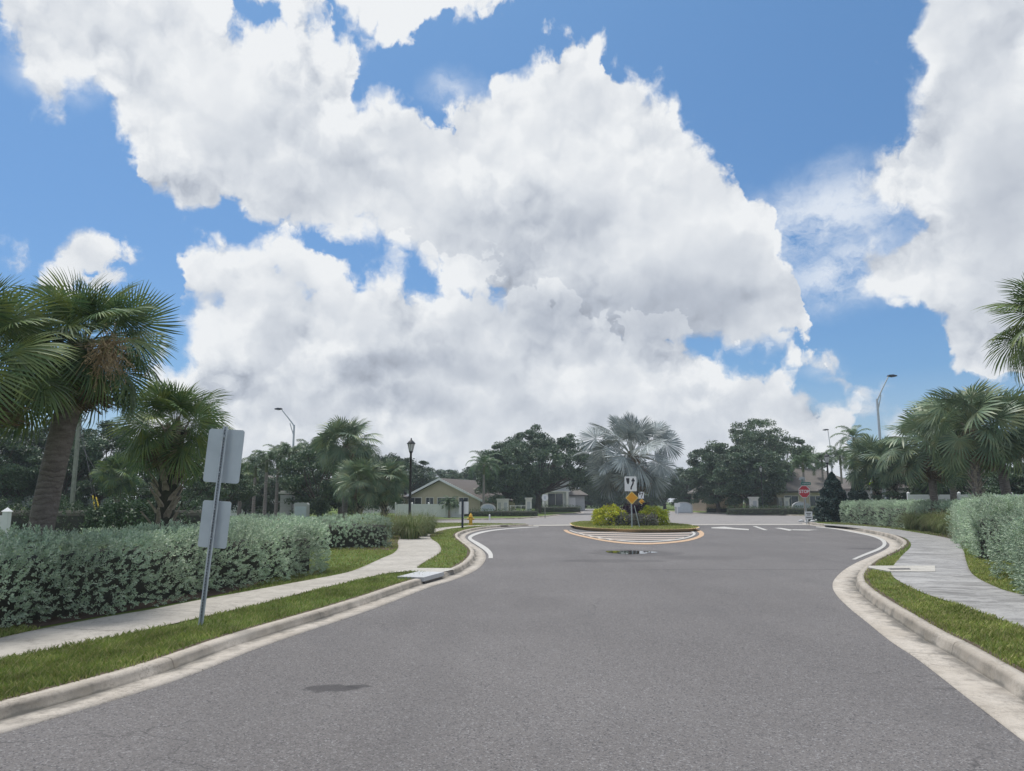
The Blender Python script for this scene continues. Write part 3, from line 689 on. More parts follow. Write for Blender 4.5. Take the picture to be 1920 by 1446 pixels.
ribbon('hatched_marking', [(1056,994),(1064,999.5),(1095,1008),(1148,1017.5),(1208,1021.5),(1268,1018),(1303,1012),(1320,1003.5),(1314,995),(1292,985.5)], [(1063,994),(1071,998.6),(1099,1006),(1150,1015),(1208,1018.6),(1264,1015.4),(1296,1010),(1311,1003),(1306,996),(1287,987)], .010, M['orange_paint'])
ribbon('hatched_marking', [(1067,994.5),(1076,998.4),(1104,1005.4),(1152,1013.6),(1208,1017),(1262,1013.8),(1291,1008.6),(1304,1002.4),(1299,996),(1283,988.5)], [(1070,994.5),(1079,997.8),(1107,1004.4),(1154,1012.2),(1208,1015.4),(1260,1012.2),(1288,1007.4),(1299,1002),(1294,996.4),(1280,989.5)], .010, M['white_paint'])
for (x0, y0, x1, y1) in ((1082,1000,1298,996), (1093,1003.6,1298,1000.2), (1106,1007,1293,1004.2), (1122,1010.2,1283,1008.2), (1142,1013,1266,1011.8)):
    sheet('hatched_marking', pxs([(x0, y0-.85), (x1, y1-.85), (x1, y1+.85), (x0, y0+.85)]), .014, M['hatch_paint'])
# puddle in front of the island, damp patch further down the road
M['water'] = simple('puddle_water', (.02, .022, .025), None, rough=.02, spec=1.0)
M['damp'] = simple('damp_asphalt', (.048, .046, .048), (.075, .071, .072), 30, .7, bump=.5, bscale=120)
def ragged(c, rx, ry, n=46, seed=1, amp=.13):
    r = random.Random(seed); ph = [r.uniform(0, 6.28) for _ in range(6)]
    return [(c[0]+rx*math.cos(a)*(1+amp*sum(math.sin((k+2)*a+ph[k])/(k+1.5) for k in range(6))), c[1]+ry*math.sin(a)*(1+amp*sum(math.sin((k+2)*a+ph[k])/(k+1.5) for k in range(6)))) for a in np.linspace(0, 2*math.pi, n+1)[:-1]]
pc = px(1182, 1036)
sheet('puddle', ragged(pc, .66, .85, seed=4, amp=.2), .008, M['water'])

# turf blades
NOGRASS = [pxs([(700,1082),(745,1072),(778,1066.6),(845,1066.8),(852,1069),(808,1079.5),(800,1075),(770,1072.5),(735,1075)], ZL), pxs([(1624,1061),(1755,1061),(1756,1076),(1668,1075.5),(1624,1067)], ZR)]
EDGES = [LB[::4]+offset(LE, .30+.155+.09)[::-1][::4], RB[::4]+offset(RE, -(.40+.155+.09))[::-1][::4]]
sweep('soil_edge', LB, [(0, ZL+.004, 0), (.085, ZL+.004, 1)], M['soil']); sweep('soil_edge', RB, [(0, ZR+.004, 0), (-.085, ZR+.004, 1)], M['soil'])
def blades(name, land, walk, xr, yr, dens, h, w, seed, z, skip=None):
    r = np.random.default_rng(seed); n = int((xr[1]-xr[0])*(yr[1]-yr[0])*dens)
    X = r.uniform(*xr, n); Y = r.uniform(*yr, n)
    k = inpoly(X, Y, land) & ~inpoly(X, Y, walk)
    for q_ in NOGRASS: k &= ~inpoly(X, Y, q_)
    for e_ in EDGES: k &= ~(inpoly(X, Y, e_) & (r.uniform(0, 1, n) < .72))
    if skip is not None: k &= ~skip(X, Y)
    patch = np.sin(X*3.1+np.cos(Y*2.3)*2)+np.sin(Y*1.7+X*.9); k &= r.uniform(-2.8, 2, n) < patch+.75
    X = X[k]; Y = Y[k]; n = len(X)
    a = r.uniform(0, 6.28, n); hh = h*r.uniform(.5, 1.25, n); ln = r.uniform(.15, .9, n)*hh; ww = w*r.uniform(.7, 1.3, n)
    B = np.stack([X, Y, np.full(n, z)], 1); D = np.stack([np.cos(a), np.sin(a), np.zeros(n)], 1); S = np.stack([-np.sin(a), np.cos(a), np.zeros(n)], 1)
    U = np.array([0, 0, 1.])
    V = np.stack([B-S*ww[:, None], B+S*ww[:, None], B+D*(ln*.4)[:, None]+U*(hh*.65)[:, None]+S*(ww*.7)[:, None], B+D*ln[:, None]+U*hh[:, None]-S*(ww*.2)[:, None]], 1)
    return tag(obj(name, npmesh(name, V, 4, M['turf'])), kind='stuff')
farL = lambda X, Y: (X < -4.2) & (Y < 16)
HED = lambda X, Y: (X > 10.2) & (Y < 14)
blades('verge_grass', LAND_L, WALK_L, (-6, .2), (1.5, 9), 4200, .062, .0048, 1, ZL-.005, lambda X, Y: X < -6+Y*0)
blades('verge_grass', LAND_L, WALK_L, (-6.5, .5), (9, 17), 2000, .052, .0055, 2, ZL-.005, lambda X, Y: (X < -4.6))
blades('verge_grass', LAND_L, WALK_L, (-9, 1.5), (17, 50), 260, .055, .013, 3, ZL-.005)
blades('verge_grass', LAND_R, WALK_R, (2, 9.5), (.5, 11), 3200, .060, .0048, 4, ZR-.005, lambda X, Y: X > 7.8)
blades('verge_grass', LAND_R, WALK_R, (5, 13), (11, 20), 1100, .05, .007, 5, ZR-.005)
blades('verge_grass', LAND_R, WALK_R, (8, 24), (20, 50), 160, .055, .014, 6, ZR-.005)
bl = blades('grass_blades', offset(IS, -.2) if True else IS, [(0, 0), (1, 0), (1, 1)], (3, 11), (37, 52), 300, .07, .015, 7, .16)
del bl['kind']; bl['kind'] = 'stuff'; loc(bl, isl)

# storm drains
sdn = thing('storm_drain', px(828, 1092), 'kerb inlet on the left with grey concrete top and dark slot facing the road', 'storm drain')
nr_ = lambda q: min(range(len(LE)), key=lambda i: (LE[i]-q).length)
LO = offset(LE, .285); A0 = LO[nr_(px(820, 1098).xy)]; B0 = LO[nr_(px(857, 1085).xy)]; t_ = (B0-A0).normalized(); n_ = Vector((-t_.y, t_.x)); A1 = A0; Lr = (B0-A0).length
def dbox(mb, s0, s1, o0, o1, z0, z1):
    q = [A1+t_*s0+n_*o0, A1+t_*s1+n_*o0, A1+t_*s1+n_*o1, A1+t_*s0+n_*o1]
    L0 = sdn.location
    mb.prism([(p.x-L0.x, p.y-L0.y, z0) for p in q], (0, 0, z1-z0))
m1 = MB(); dbox(m1, 0, Lr, -.01, .55, .055, .135); m1.build('cover_slab', M['grey_wall'], sdn)
m1 = MB(); dbox(m1, .06, Lr-.06, -.003, .05, .009, .056); m1.build('slot', M['sign_black'], sdn)
sdn2 = thing('storm_drain', px(1690, 1070, ZR), 'flat rectangular concrete drain lid set across the right sidewalk edge', 'storm drain')
q = pxs([(1630,1063),(1753,1062.5),(1754,1074),(1668,1073.5),(1628,1066)], ZR)
o_ = sdn2.location; m1 = MB(); m1.prism([(p.x-o_.x, p.y-o_.y, -.02) for p in q], (0, 0, .045)); m1.build('lid', M['conc'], sdn2)
q = pxs([(1664,1065.6),(1705,1065.4),(1708,1067.6),(1670,1067.8)], ZR+.03); m1 = MB(); m1.prism([(p.x-o_.x, p.y-o_.y, .023) for p in q], (0, 0, .006)); m1.build('damp_hollow', M['damp'], sdn2)
# ---------------------------------------------------------------- palms
def rotm(x, roll=0.0):
    """columns: x = leaf direction, z = upper face"""
    x = np.asarray(x, float); x = x/np.linalg.norm(x)
    up = np.array([0, 0, 1.]) if abs(x[2]) < .97 else np.array([-1., 0, 0])
    y = np.cross(up, x); y /= np.linalg.norm(y); z = np.cross(x, y)
    c, s = math.cos(roll), math.sin(roll)
    return np.stack([x, c*y+s*z, -s*y+c*z], 1)
def fan(r, L, nseg=44, spread=2.5, droop=.25, costa=.25, join=.35, wid=.05, stiff=.5):
    """one fan leaf: strips that share a pleated palm and split towards the rim; quads (n,4,3), axis +X, upper side +Z"""
    ph = np.linspace(-spread, spread, nseg); dphi = 2*spread/nseg; Q_ = []
    for i, p in enumerate(ph):
        l = L*(.66+.34*math.cos(p*.62))*r.uniform(.90, 1.05); p = p+r.normal(0, .012)
        dr = droop*r.uniform(.5, 1.6); tw = r.normal(0, .25)
        rr = np.array([.02, .30, join+.22, .80, 1.0])*l
        ww = np.array([.02*dphi, .30*dphi*.52, (join+.1)*dphi*.50, wid*.42, wid*.06])*l
        if wid*.42*l > ww[2]: ww[3] = ww[2]*.62
        z = -dr*np.maximum(0, rr/l-stiff*.5)**2.0*l*1.3+(.012*l if i % 2 else -.012*l)*(rr/l < join+.3)
        d = np.array([math.cos(p), math.sin(p)]); n = np.array([-d[1], d[0]])
        x = rr*d[0]; y = rr*d[1]
        zz = z-costa*np.abs(x)*x/L*1.0*(x > 0)-.10*np.abs(y)*(.5+.5*rr/l)
        sag = np.maximum(0, rr/l-.72)*dr*.9*l; zz = zz-sag
        a = np.stack([x-n[0]*ww, y-n[1]*ww, zz-tw*ww], 1); b = np.stack([x+n[0]*ww, y+n[1]*ww, zz+tw*ww], 1)
        for k in range(4): Q_.append([a[k], b[k], b[k+1], a[k+1]])
    return np.array(Q_)
def strip3(P_, w):
    """thin 3-sided stalk along points"""
    P_ = np.asarray(P_, float); Q_ = []; n = len(P_); w = np.broadcast_to(w, (n,))
    t = P_[-1]-P_[0]; s1 = np.cross(t, [0, 0, 1.]); s1 = s1/(np.linalg.norm(s1)+1e-9); s2 = np.cross(s1, t); s2 /= (np.linalg.norm(s2)+1e-9)
    o = [s1, -.5*s1+.8*s2, -.5*s1-.8*s2]
    for i in range(n-1):
        for k in range(3):
            Q_.append([P_[i]+o[k]*w[i], P_[i]+o[(k+1) % 3]*w[i], P_[i+1]+o[(k+1) % 3]*w[i+1], P_[i+1]+o[k]*w[i+1]])
    return Q_
def fan_crown(seed, n=34, pet=.95, L=.85, e_hi=80, e_lo=-45, stalk=.011, lvar=.15, center=.12, droop=.25, costa=.3, wid=.05, nseg=44, spread=2.5, join=.35, sag=.45, pw=1.0, stiff=.5, roll=.7):
    """returns leaf quads and stalk quads round the origin (the growing point)"""
    r = np.random.default_rng(seed); LV = []; ST = []
    for i in range(n):
        f = (i+.5)/n; az = i*2.39996+r.normal(0, .12); e = R(e_hi+(e_lo-e_hi)*f**pw)+r.normal(0, .08)
        pl = pet*r.uniform(1-lvar, 1+lvar)*(.75+.3*min(1, f*3)); ll = L*r.uniform(1-lvar, 1+lvar)*(.7 if f < .06 else 1)
        h = np.array([math.cos(az), math.sin(az), 0]); pts = []
        p = h*center*math.cos(e)*.6+np.array([0, 0, center*math.sin(e)*.3]); ee = e
        for k in range(6):
            pts.append(p.copy()); p = p+(h*math.cos(ee)+np.array([0, 0, math.sin(ee)]))*pl/5; ee -= sag*(.35+.65*f)/5*(1+.5*k/5)
        pts = np.array(pts); w_ = np.linspace(stalk*1.5, stalk*.8, 6); ST += strip3(pts, w_)
        d = h*math.cos(ee)+np.array([0, 0, math.sin(ee)]); A = rotm(d, r.normal(0, roll))
        q = fan(r, ll, nseg, spread, droop*(.6+f), costa*(.5+f), join, wid, stiff)
        LV.append(q @ A.T+pts[-1])
    return np.concatenate(LV), np.array(ST)
def dead_crown(seed, n=16, L=.8, pet=.7, lo=-88, hi=-62, wid=.06):
    r = np.random.default_rng(seed); LV = []
    for i in range(n):
        az = i*2.39996+r.normal(0, .2); e = R(r.uniform(lo, hi)); h = np.array([math.cos(az), math.sin(az), 0])
        d = h*math.cos(e)+np.array([0, 0, math.sin(e)]); p = h*.16+np.array([0, 0, -.05])
        q = fan(r, L*r.uniform(.6, 1.1), 26, 1.1, .5, .2, .2, wid, .3)
        q[..., 2] += r.normal(0, .03, q.shape[:2])
        LV.append(q @ rotm(d, r.normal(0, .7)).T+p+d*pet*r.uniform(.5, 1)); LV.append(np.array(strip3([p, p+d*pet*.9], .012)))
    return np.concatenate(LV)
def feather_frond(r, L, n=34, e0=1.2, bend=2.0, ll=.45, plume=False, wid=.028):
    """pinnate frond in the x-z plane starting at the origin"""
    m = 14; pts = []; p = np.zeros(3); e = e0
    for k in range(m): pts.append(p.copy()); p = p+np.array([math.cos(e), 0, math.sin(e)])*L/(m-1); e -= bend/(m-1)*(.4+1.2*k/m)
    pts = np.array(pts); Q_ = []; rach = strip3(pts, np.linspace(.02, .004, m))
    for i in range(n):
        t = .14+.86*i/(n-1); x = t*(m-1); k = min(m-2, int(x)); f = x-k; c = pts[k]*(1-f)+pts[k+1]*f; tg = pts[k+1]-pts[k]; tg /= np.linalg.norm(tg)
        nrm = np.array([-tg[2], 0, tg[0]]); l_ = ll*math.sin(math.pi*(.12+.80*t))**.7*r.uniform(.85, 1.1)
        for s in (-1, 1):
            for rep in range(2 if plume else 1):
                lift = r.uniform(-.7, .8) if plume else r.uniform(.05, .3)
                d = np.array([0, s, 0])*.8+tg*.55+nrm*lift; d /= np.linalg.norm(d); m1 = c+d*l_*.5; e_ = c+d*l_+np.array([0, 0, -1])*l_*r.uniform(.2, .5)
                wv = tg*wid*.5; Q_.append([c-wv, c+wv, m1+wv, m1-wv]); Q_.append([m1-wv, m1+wv, e_+wv*.2, e_-wv*.2])
    return np.array(Q_), np.array(rach)
def feather_crown(seed, n=16, L=2.0, plume=False, lo=-.1, hi=1.35, ll=.5, bend=1.9, wid=.03, nl=34):
    r = np.random.default_rng(seed); LV = []; ST = []
    for i in range(n):
        f = (i+.5)/n; az = i*2.39996+r.normal(0, .15); e0 = hi+(lo-hi)*f+r.normal(0, .06)
        q, st = feather_frond(r, L*r.uniform(.85, 1.1), nl, e0, bend*r.uniform(.85, 1.15), ll, plume, wid)
        c, s = math.cos(az), math.sin(az); Z_ = np.array([[c, -s, 0], [s, c, 0], [0, 0, 1]]).T; LV.append(q @ Z_); ST.append(st @ Z_)
    return np.concatenate(LV), np.concatenate(ST)
def trunk_mb(top, r0, r1, bend=(0, 0), n=14, rings=26, seed=0, flare=1.15, bump=.02):
    rr = random.Random(seed); path = []; rad = []
    for i in range(rings+1):
        t = i/rings; path.append((bend[0]*t**1.6, bend[1]*t**1.6, top*t)); rad.append((r0+(r1-r0)*t)*(1+(flare-1)*max(0, 1-t*7)**2)*(1+rr.uniform(-bump, bump)))
    m = MB(); m.tube(path, rad, n); return m
def boots_mb(z0, z1, rad, seed=0, per=14, ln=.34, out=.16, bend=(0, 0), top=1.0, wd=.055):
    r = random.Random(seed); m = MB(); k = 0; z = z0
    while z < z1:
        a = k*2.39996+r.uniform(-.1, .1); t = z/top; cx_, cy_ = bend[0]*t**1.6, bend[1]*t**1.6
        h = Vector((math.cos(a), math.sin(a), 0)); s = Vector((-h.y, h.x, 0)); w_ = wd*r.uniform(.8, 1.2); L_ = ln*r.uniform(.6, 1.15); o_ = out*r.uniform(.6, 1.3)
        b = Vector((cx_, cy_, z))+h*(rad*.85); lean = s*r.uniform(-.08, .08)*3
        e = b+h*o_+Vector((0, 0, L_))+lean*.5; mid = b+h*o_*.35+Vector((0, 0, L_*.45))+lean*.2; th = h*.03
        P_ = []
        for c_, ww in ((b, w_*1.5), (mid, w_), (e, w_*.5)): P_ += [c_-s*ww-th*.4, c_+s*ww-th*.4, c_+s*ww*.7+th*.6, c_-s*ww*.7+th*.6]
        m.add(P_, [(0, 1, 5, 4), (1, 2, 6, 5), (2, 3, 7, 6), (3, 0, 4, 7), (4, 5, 9, 8), (5, 6, 10, 9), (6, 7, 11, 10), (7, 4, 8, 11), (8, 9, 10, 11)])
        k += 1; z += 1.0/per
    return m
SABAL = [fan_crown(10+i, 38, .95, .85, nseg=30, wid=.075, droop=.16, costa=.2, e_hi=88) for i in range(3)]
SAB_ME = [(chainmesh('crown', a, 4, M['sabal']), npmesh('leaf_stalks', b, 4, M['petiole'])) for a, b in SABAL]
SAB_ME2 = [(chainmesh('crown', a, 4, M['sabal_blue']), npmesh('leaf_stalks', b, 4, M['petiole'])) for a, b in SABAL]
DEAD = [npmesh('dead_leaves', dead_crown(40+i), 4, M['dry']) for i in range(2)]
def sabal(loc_, H, label, group=None, rz=0, cs=1.0, r0=.17, r1=.15, bend=(0, 0), boots=(0, 0), dead=0, var=0, ms=None, wide=1.0, name='cabbage_palm'):
    t = thing(name, loc_, label, 'palm tree', group, rz)
    trunk_mb(H, r0, r1, bend, seed=var).build('trunk', M['trunk'] if boots[0] > .15 or boots[1] == 0 else M['hedge_wood'], t)
    if boots[1] > 0: boots_mb(boots[0]*H+.02, H*.98, (r0+r1)/2*.9, var, per=27, ln=.36, out=.20, wd=.05, bend=bend, top=H).build('leaf_bases', M['boots'], t)
    me = (ms or SAB_ME)[var % 3]; c = Vector((bend[0], bend[1], H))
    for m_, nm in zip(me, ('crown', 'leaf_stalks')):
        o = obj(nm, m_, t, c); o.scale = (cs*wide, cs*wide, cs)
    for k in range(dead):
        o = obj('dead_leaves', DEAD[k % 2], t, c+Vector((0, 0, -.02))); o.scale = (cs*.85,)*3; o.rotation_euler = (0, 0, k*1.9)
    return t

# ---------------------------------------------------------------- broad-leaved trees
def leaf_quads(r, C, size, up=.35, asp=.55):
    n = len(C); d = r.normal(size=(n, 3)); d[:, 2] += up; d /= np.linalg.norm(d, axis=1)[:, None]
    a = r.normal(size=(n, 3)); a -= (a*d).sum(1)[:, None]*d; a /= np.linalg.norm(a, axis=1)[:, None]; b = np.cross(d, a)
    s = size*r.uniform(.6, 1.3, n)[:, None]; a = a*s; b = b*s*asp
    return np.stack([C-a, C-b*.9+a*.1, C+a, C+b*.9+a*.1], 1)
def crown_pts(seed, rx, ry, rz, clumps, per, cr, flat=.35, hole=.0):
    r = np.random.default_rng(seed); cs = []
    while len(cs) < clumps:
        p = r.uniform(-1, 1, 3); l = np.linalg.norm(p)
        if l > 1 or p[2] < -flat or l < .35: continue
        lump = 1+.16*math.sin(3*math.atan2(p[1], p[0])+seed)+.12*math.sin(5*p[2]+seed*2)
        cs.append(p/l*l**.5*lump)
    cs = np.array(cs)*[rx, ry, rz]; out = []
    for c in cs:
        k = int(per*r.uniform(.6, 1.4)); s_ = cr*r.uniform(.6, 1.3)
        q = r.normal(size=(k, 3)); q /= np.linalg.norm(q, axis=1)[:, None]; q *= (r.uniform(0, 1, k)**.45)[:, None]*s_*[1.15, 1.15, .62]
        out.append(c+q)
    return np.concatenate(out), cs
def oak_proto(seed, rx, ry, rz, H, clumps=95, per=300, cr=.95, leaf=.13, mat='oak', flat=.35, tr=.32):
    C, cs = crown_pts(seed, rx, ry, rz, clumps, per, cr, flat); r = np.random.default_rng(seed+5)
    me = npmesh('crown', leaf_quads(r, C, leaf), 4, M[mat]); m = MB(); rr = random.Random(seed)
    m.tube([(0, 0, 0), (.05, 0, H*.2), (.1, .05, H*.42)], [tr*1.35, tr, tr*.85], 10)
    for c in cs[::4]:
        c = Vector(c)+Vector((0, 0, H)); b = Vector((.1, .05, H*.38)); mid = b.lerp(c, .5)+Vector((rr.uniform(-.3, .3), rr.uniform(-.3, .3), rr.uniform(-.2, .3)))
        m.tube([b, mid, c], [tr*.38, tr*.22, .03], 5)
    tm = bpy.data.meshes.new('trunk'); tm.from_pydata(m.v, [], m.f); tm.materials.append(M['bark'])
    return me, tm, H
def tree(proto, loc_, label, name='oak_tree', cat='tree', group=None, rz=0, sc=(1, 1, 1)):
    t = thing(name, loc_, label, cat, group, rz); t.scale = sc
    obj('crown', proto[0], t, Vector((0, 0, proto[2]))); obj('trunk', proto[1], t); return t

# ---------------------------------------------------------------- hedges
def hedge(name, label, line, width, h, base, dens, leaf, mat='silver', seed=0, round_=.35, per=9, cat='hedge', group=None, wob=.10, taper=True):
    """line: centre line points (x,y); a clipped body of leafy shoots over a dark twiggy core"""
    r = np.random.default_rng(seed); L = resample([Vector(p) for p in smooth_line(line, .3)], 60); L = [np.array(p) for p in L]
    org = Vector((L[0][0], L[0][1], base)); t = thing(name, org, label, cat, group)
    seg = np.array([np.linalg.norm(L[i+1]-L[i]) for i in range(59)]); tot = seg.sum(); cum = np.concatenate([[0], np.cumsum(seg)])
    def prof(u):      # u 0..1 round the cross-section: -> (offset across, height)
        w2 = width/2; per_ = 2*h+width; s = u*per_
        x = np.where(s < h, -w2, np.where(s < h+width, -w2+(s-h), w2)); z = np.where(s < h, s, np.where(s < h+width, h, h-(s-h-width)))
        k = np.clip((np.abs(x)-(w2-round_))/round_, 0, 1); kz = np.clip((z-(h-round_))/round_, 0, 1)
        cut = (np.maximum(0, np.sqrt(k*k+kz*kz)-1))
        f = np.where(cut > 0, 1/np.sqrt(k*k+kz*kz+1e-9), 1)
        x = np.where(cut > 0, np.sign(x)*((w2-round_)+round_*k*f), x); z = np.where(cut > 0, (h-round_)+round_*kz*f, z)
        return x, z
    area = tot*(2*h+width); n = int(area*dens)
    s = r.uniform(0, tot, n); u = r.uniform(0, 1, n); ends = r.uniform(0, 1, n) < (width*h*2*.9)/(area+width*h*2)
    s = np.where(ends, np.where(r.uniform(0, 1, n) < .5, 0, tot), s)
    i = np.clip(np.searchsorted(cum, s)-1, 0, 58); f = (s-cum[i])/seg[i]
    A = np.array(L)[:-1]; B = np.array(L)[1:]; c = A[i]+(B-A)[i]*f[:, None]; tg = (B-A)[i]/seg[i][:, None]; nr = np.stack([-tg[:, 1], tg[:, 0]], 1)
    x, z = prof(u); sh = np.where(ends, r.uniform(0, 1, n)**.5, 1.0); x = x*sh; z = np.where(ends, z*sh+.0, z)
    ctr_z = h*.45; o2 = np.stack([x, z-ctr_z], 1); o2 /= np.linalg.norm(o2, axis=1)[:, None]+1e-9
    lump = wob*(np.sin(s*2.1+u*5+seed)+.8*np.sin(s*4.7-u*9+1.3*seed)+.7*np.sin(s*9.3+u*23))*.5+r.normal(0, .03, n)-np.abs(r.normal(0, .15, n))*(r.uniform(0, 1, n) < .6)
    P3 = np.stack([c[:, 0]+nr[:, 0]*x, c[:, 1]+nr[:, 1]*x, z], 1)
    N3 = np.stack([nr[:, 0]*o2[:, 0], nr[:, 1]*o2[:, 0], o2[:, 1]], 1); N3[ends, :2] += (tg*np.where(s > tot/2, 1, -1)[:, None])[ends]*1.3
    N3 /= np.linalg.norm(N3, axis=1)[:, None]
    endd = np.minimum(s, tot-s); P3 = P3+N3*lump[:, None]; P3[:, 2] = np.maximum(.02, P3[:, 2])
    if taper:   # rounded plan at both ends
        g = np.clip(endd/(width*.45), 0, 1); g = .75+.25*np.sqrt(1-(1-g)**2); cc = np.stack([c[:, 0], c[:, 1], np.full(n, 0)], 1); P3[:, :2] = cc[:, :2]+(P3[:, :2]-cc[:, :2])*g[:, None]; P3[:, 2] *= .85+.15*g
    Q_ = []
    ax = N3+r.normal(0, .35, (n, 3)); ax[:, 2] += .45; ax /= np.linalg.norm(ax, axis=1)[:, None]; rf = r.normal(size=(n, 3)); e1 = np.cross(ax, rf); e1 /= np.linalg.norm(e1, axis=1)[:, None]; e2 = np.cross(ax, e1)
    for k in range(per):
        a = k*2.4+r.uniform(-.3, .3, n); hgt = (k/per)*leaf*1.7-leaf*.4; op = .9-.55*k/per
        d = (e1*np.cos(a)[:, None]+e2*np.sin(a)[:, None])*op+ax*(1-.45*op); d /= np.linalg.norm(d, axis=1)[:, None]
        sd_ = np.cross(d, ax); sd_ /= np.linalg.norm(sd_, axis=1)[:, None]+1e-9; l_ = leaf*r.uniform(.65, 1.2, n)[:, None]; b = P3+ax*hgt
        Q_.append(np.stack([b, b+d*l_*.55+sd_*l_*.24, b+d*l_, b+d*l_*.55-sd_*l_*.24], 1))
    Q_ = np.concatenate(Q_); Q_ = Q_-np.array([org.x, org.y, 0])
    obj('foliage', npmesh('foliage', Q_, 4, M[mat]), t)
    # twiggy core
    core = MB(); ns = 40; rows = []
    for a_i in range(0, 60):
        p = L[a_i]; q = L[min(59, a_i+1)]-L[max(0, a_i-1)]; q = q/np.linalg.norm(q); nn = np.array([-q[1], q[0]]); row = []
        ed = min(cum[a_i], tot-cum[a_i]); g = .55+.45*math.sqrt(max(0, 1-(1-min(1, ed/(width*.45)))**2))
        for uu in np.linspace(0, 1, 13):
            xx, zz = prof(np.array([uu])); row.append((p[0]+nn[0]*xx[0]*.62*g-org.x, p[1]+nn[1]*xx[0]*.62*g-org.y, zz[0]*.78*(.8+.2*g)))
        rows.append(row)
    core.add([v for rw in rows for v in rw], [(a_*13+b_, a_*13+b_+1, (a_+1)*13+b_+1, (a_+1)*13+b_) for a_ in range(59) for b_ in range(12)])
    core.add(rows[0], [tuple(range(13))]); core.add(rows[-1], [tuple(range(13))[::-1]])
    core.build('twigs', M['hedge_wood'], t)
    return t
def tussocks(name, label, spots, base, h, n, seed, group=None, mat='fakah', w=.009):
    """each spot one clump of ornamental grass; blades arch outwards"""
    out = []; r = np.random.default_rng(seed); protos = []
    for v in range(2):
        a = r.uniform(0, 6.28, n); ln = h*r.uniform(.7, 1.25, n); sp = r.uniform(.1, 1.0, n)**.7*h*.85; r0 = r.uniform(0, .38, n)*h
        D = np.stack([np.cos(a), np.sin(a), np.zeros(n)], 1); S = np.stack([-D[:, 1], D[:, 0], D[:, 2]], 1); Q_ = []; prev = None
        for k in range(5):
            t = k/4; z = ln*(1.3*t-.33*t*t)-sp*.85*t*t*t; x = r0+sp*t**1.6; c = D*x[:, None]+np.array([0, 0, 1])*z[:, None]; ww = w*(1-t*.9)
            e = (c-S*ww, c+S*ww)
            if prev is not None: Q_.append(np.stack([prev[0], prev[1], e[1], e[0]], 1))
            prev = e
        V = np.stack(Q_, 1).reshape(-1, 4, 3)
        # order per blade so that each blade is one island is not needed: blades differ by clump noise
        protos.append(chainmesh('blades', V, 4, M[mat]))
    for i, (x, y, s) in enumerate(spots):
        o = obj(name, protos[i % 2]); o.location = (x, y, base); o.scale = (s, s, s); o.rotation_euler = (0, 0, i*1.3); out.append(tag(o, label if isinstance(label, str) else label[i], 'grass', group))
    return out
def bush(name, label, c, rx, ry, h, n, leaf, mat, seed, cat='shrub', group=None, cone=False):
    r = np.random.default_rng(seed); t = thing(name, c, label, cat, group)
    p = r.normal(size=(n, 3)); p /= np.linalg.norm(p, axis=1)[:, None]; p[:, 2] = np.abs(p[:, 2]); q = r.uniform(.55, 1.05, n)**.5
    lump = 1+.10*np.sin(p[:, 0]*7+seed)+.10*np.sin(p[:, 1]*8+p[:, 2]*6)
    if cone:
        z = r.uniform(0, 1, n)**1.2; a = r.uniform(0, 6.28, n); rad = (1-z)**.75*r.uniform(.5, 1.05, n)**.5*(1+.12*np.sin(a*5+z*20)+.1*np.sin(z*33)); C = np.stack([np.cos(a)*rad*rx, np.sin(a)*rad*ry, z*h], 1)
    else: C = np.sign(p)*np.abs(p)**.62*(q*lump)[:, None]*[rx, ry, h]
    C[:, 2] = np.maximum(C[:, 2], .02)
    obj('foliage', npmesh('foliage', leaf_quads(r, C, leaf, .3), 4, M[mat]), t)
    m = MB(); rr = random.Random(seed)
    for k in range(9):
        a = rr.uniform(0, 6.28); m.tube([(0, 0, -.02), (math.cos(a)*rx*.35, math.sin(a)*ry*.35, h*.45), (math.cos(a)*rx*(.2 if cone else .7), math.sin(a)*ry*(.2 if cone else .7), h*.8)], [.03, .02, .006], 5)
    m.build('stems', M['hedge_wood'], t); return t
# ---------------------------------------------------------------- planting
def front_line(pts, z, o, ext=0): l = pxs(pts, z); l = [l[0]-(l[1]-l[0]).normalized()*ext]+l; return offset(l, o)
HL1 = front_line([(0,1186),(300,1134),(480,1099),(628,1071)], ZL, 1.02, 4)
HR1 = front_line([(1925,1108),(1888,1090),(1868,1074)], ZR, -1.08, 3.5)
HR2 = front_line([(1843,1046),(1815,1030),(1798,1017),(1789,1006)], ZR, -1.12, 0)
HL2 = front_line([(600,1031),(735,1027.5)], ZL, 1.08, 3)
hedge('silver_hedge', 'long clipped silver-green hedge beside the left sidewalk, behind the tilted sign', HL1, 2.0, .97, ZL, 300, .047, seed=1)
hedge('silver_hedge', 'shorter silver hedge block past the strip of lawn, where the left path bends', HL2, 2.1, .93, ZL, 150, .055, seed=2)
hedge('silver_hedge', 'nearest silver hedge on the right, cut by the photo edge', HR1, 2.1, 1.14, ZR, 240, .05, seed=3, wob=.24, round_=.6)
hedge('silver_hedge', 'tall silver hedge between the nearest right hedge and the ornamental grass', HR2, 2.2, 1.36, ZR, 170, .055, seed=4, wob=.24, round_=.6)
hedge('silver_hedge', 'far silver hedge on the right curve next to the dark conical shrub', [(22.9, 49.5), (22.4, 44), (21.7, 39), (21.6, 34)], 2.4, 1.32, ZR, 80, .08, seed=5)
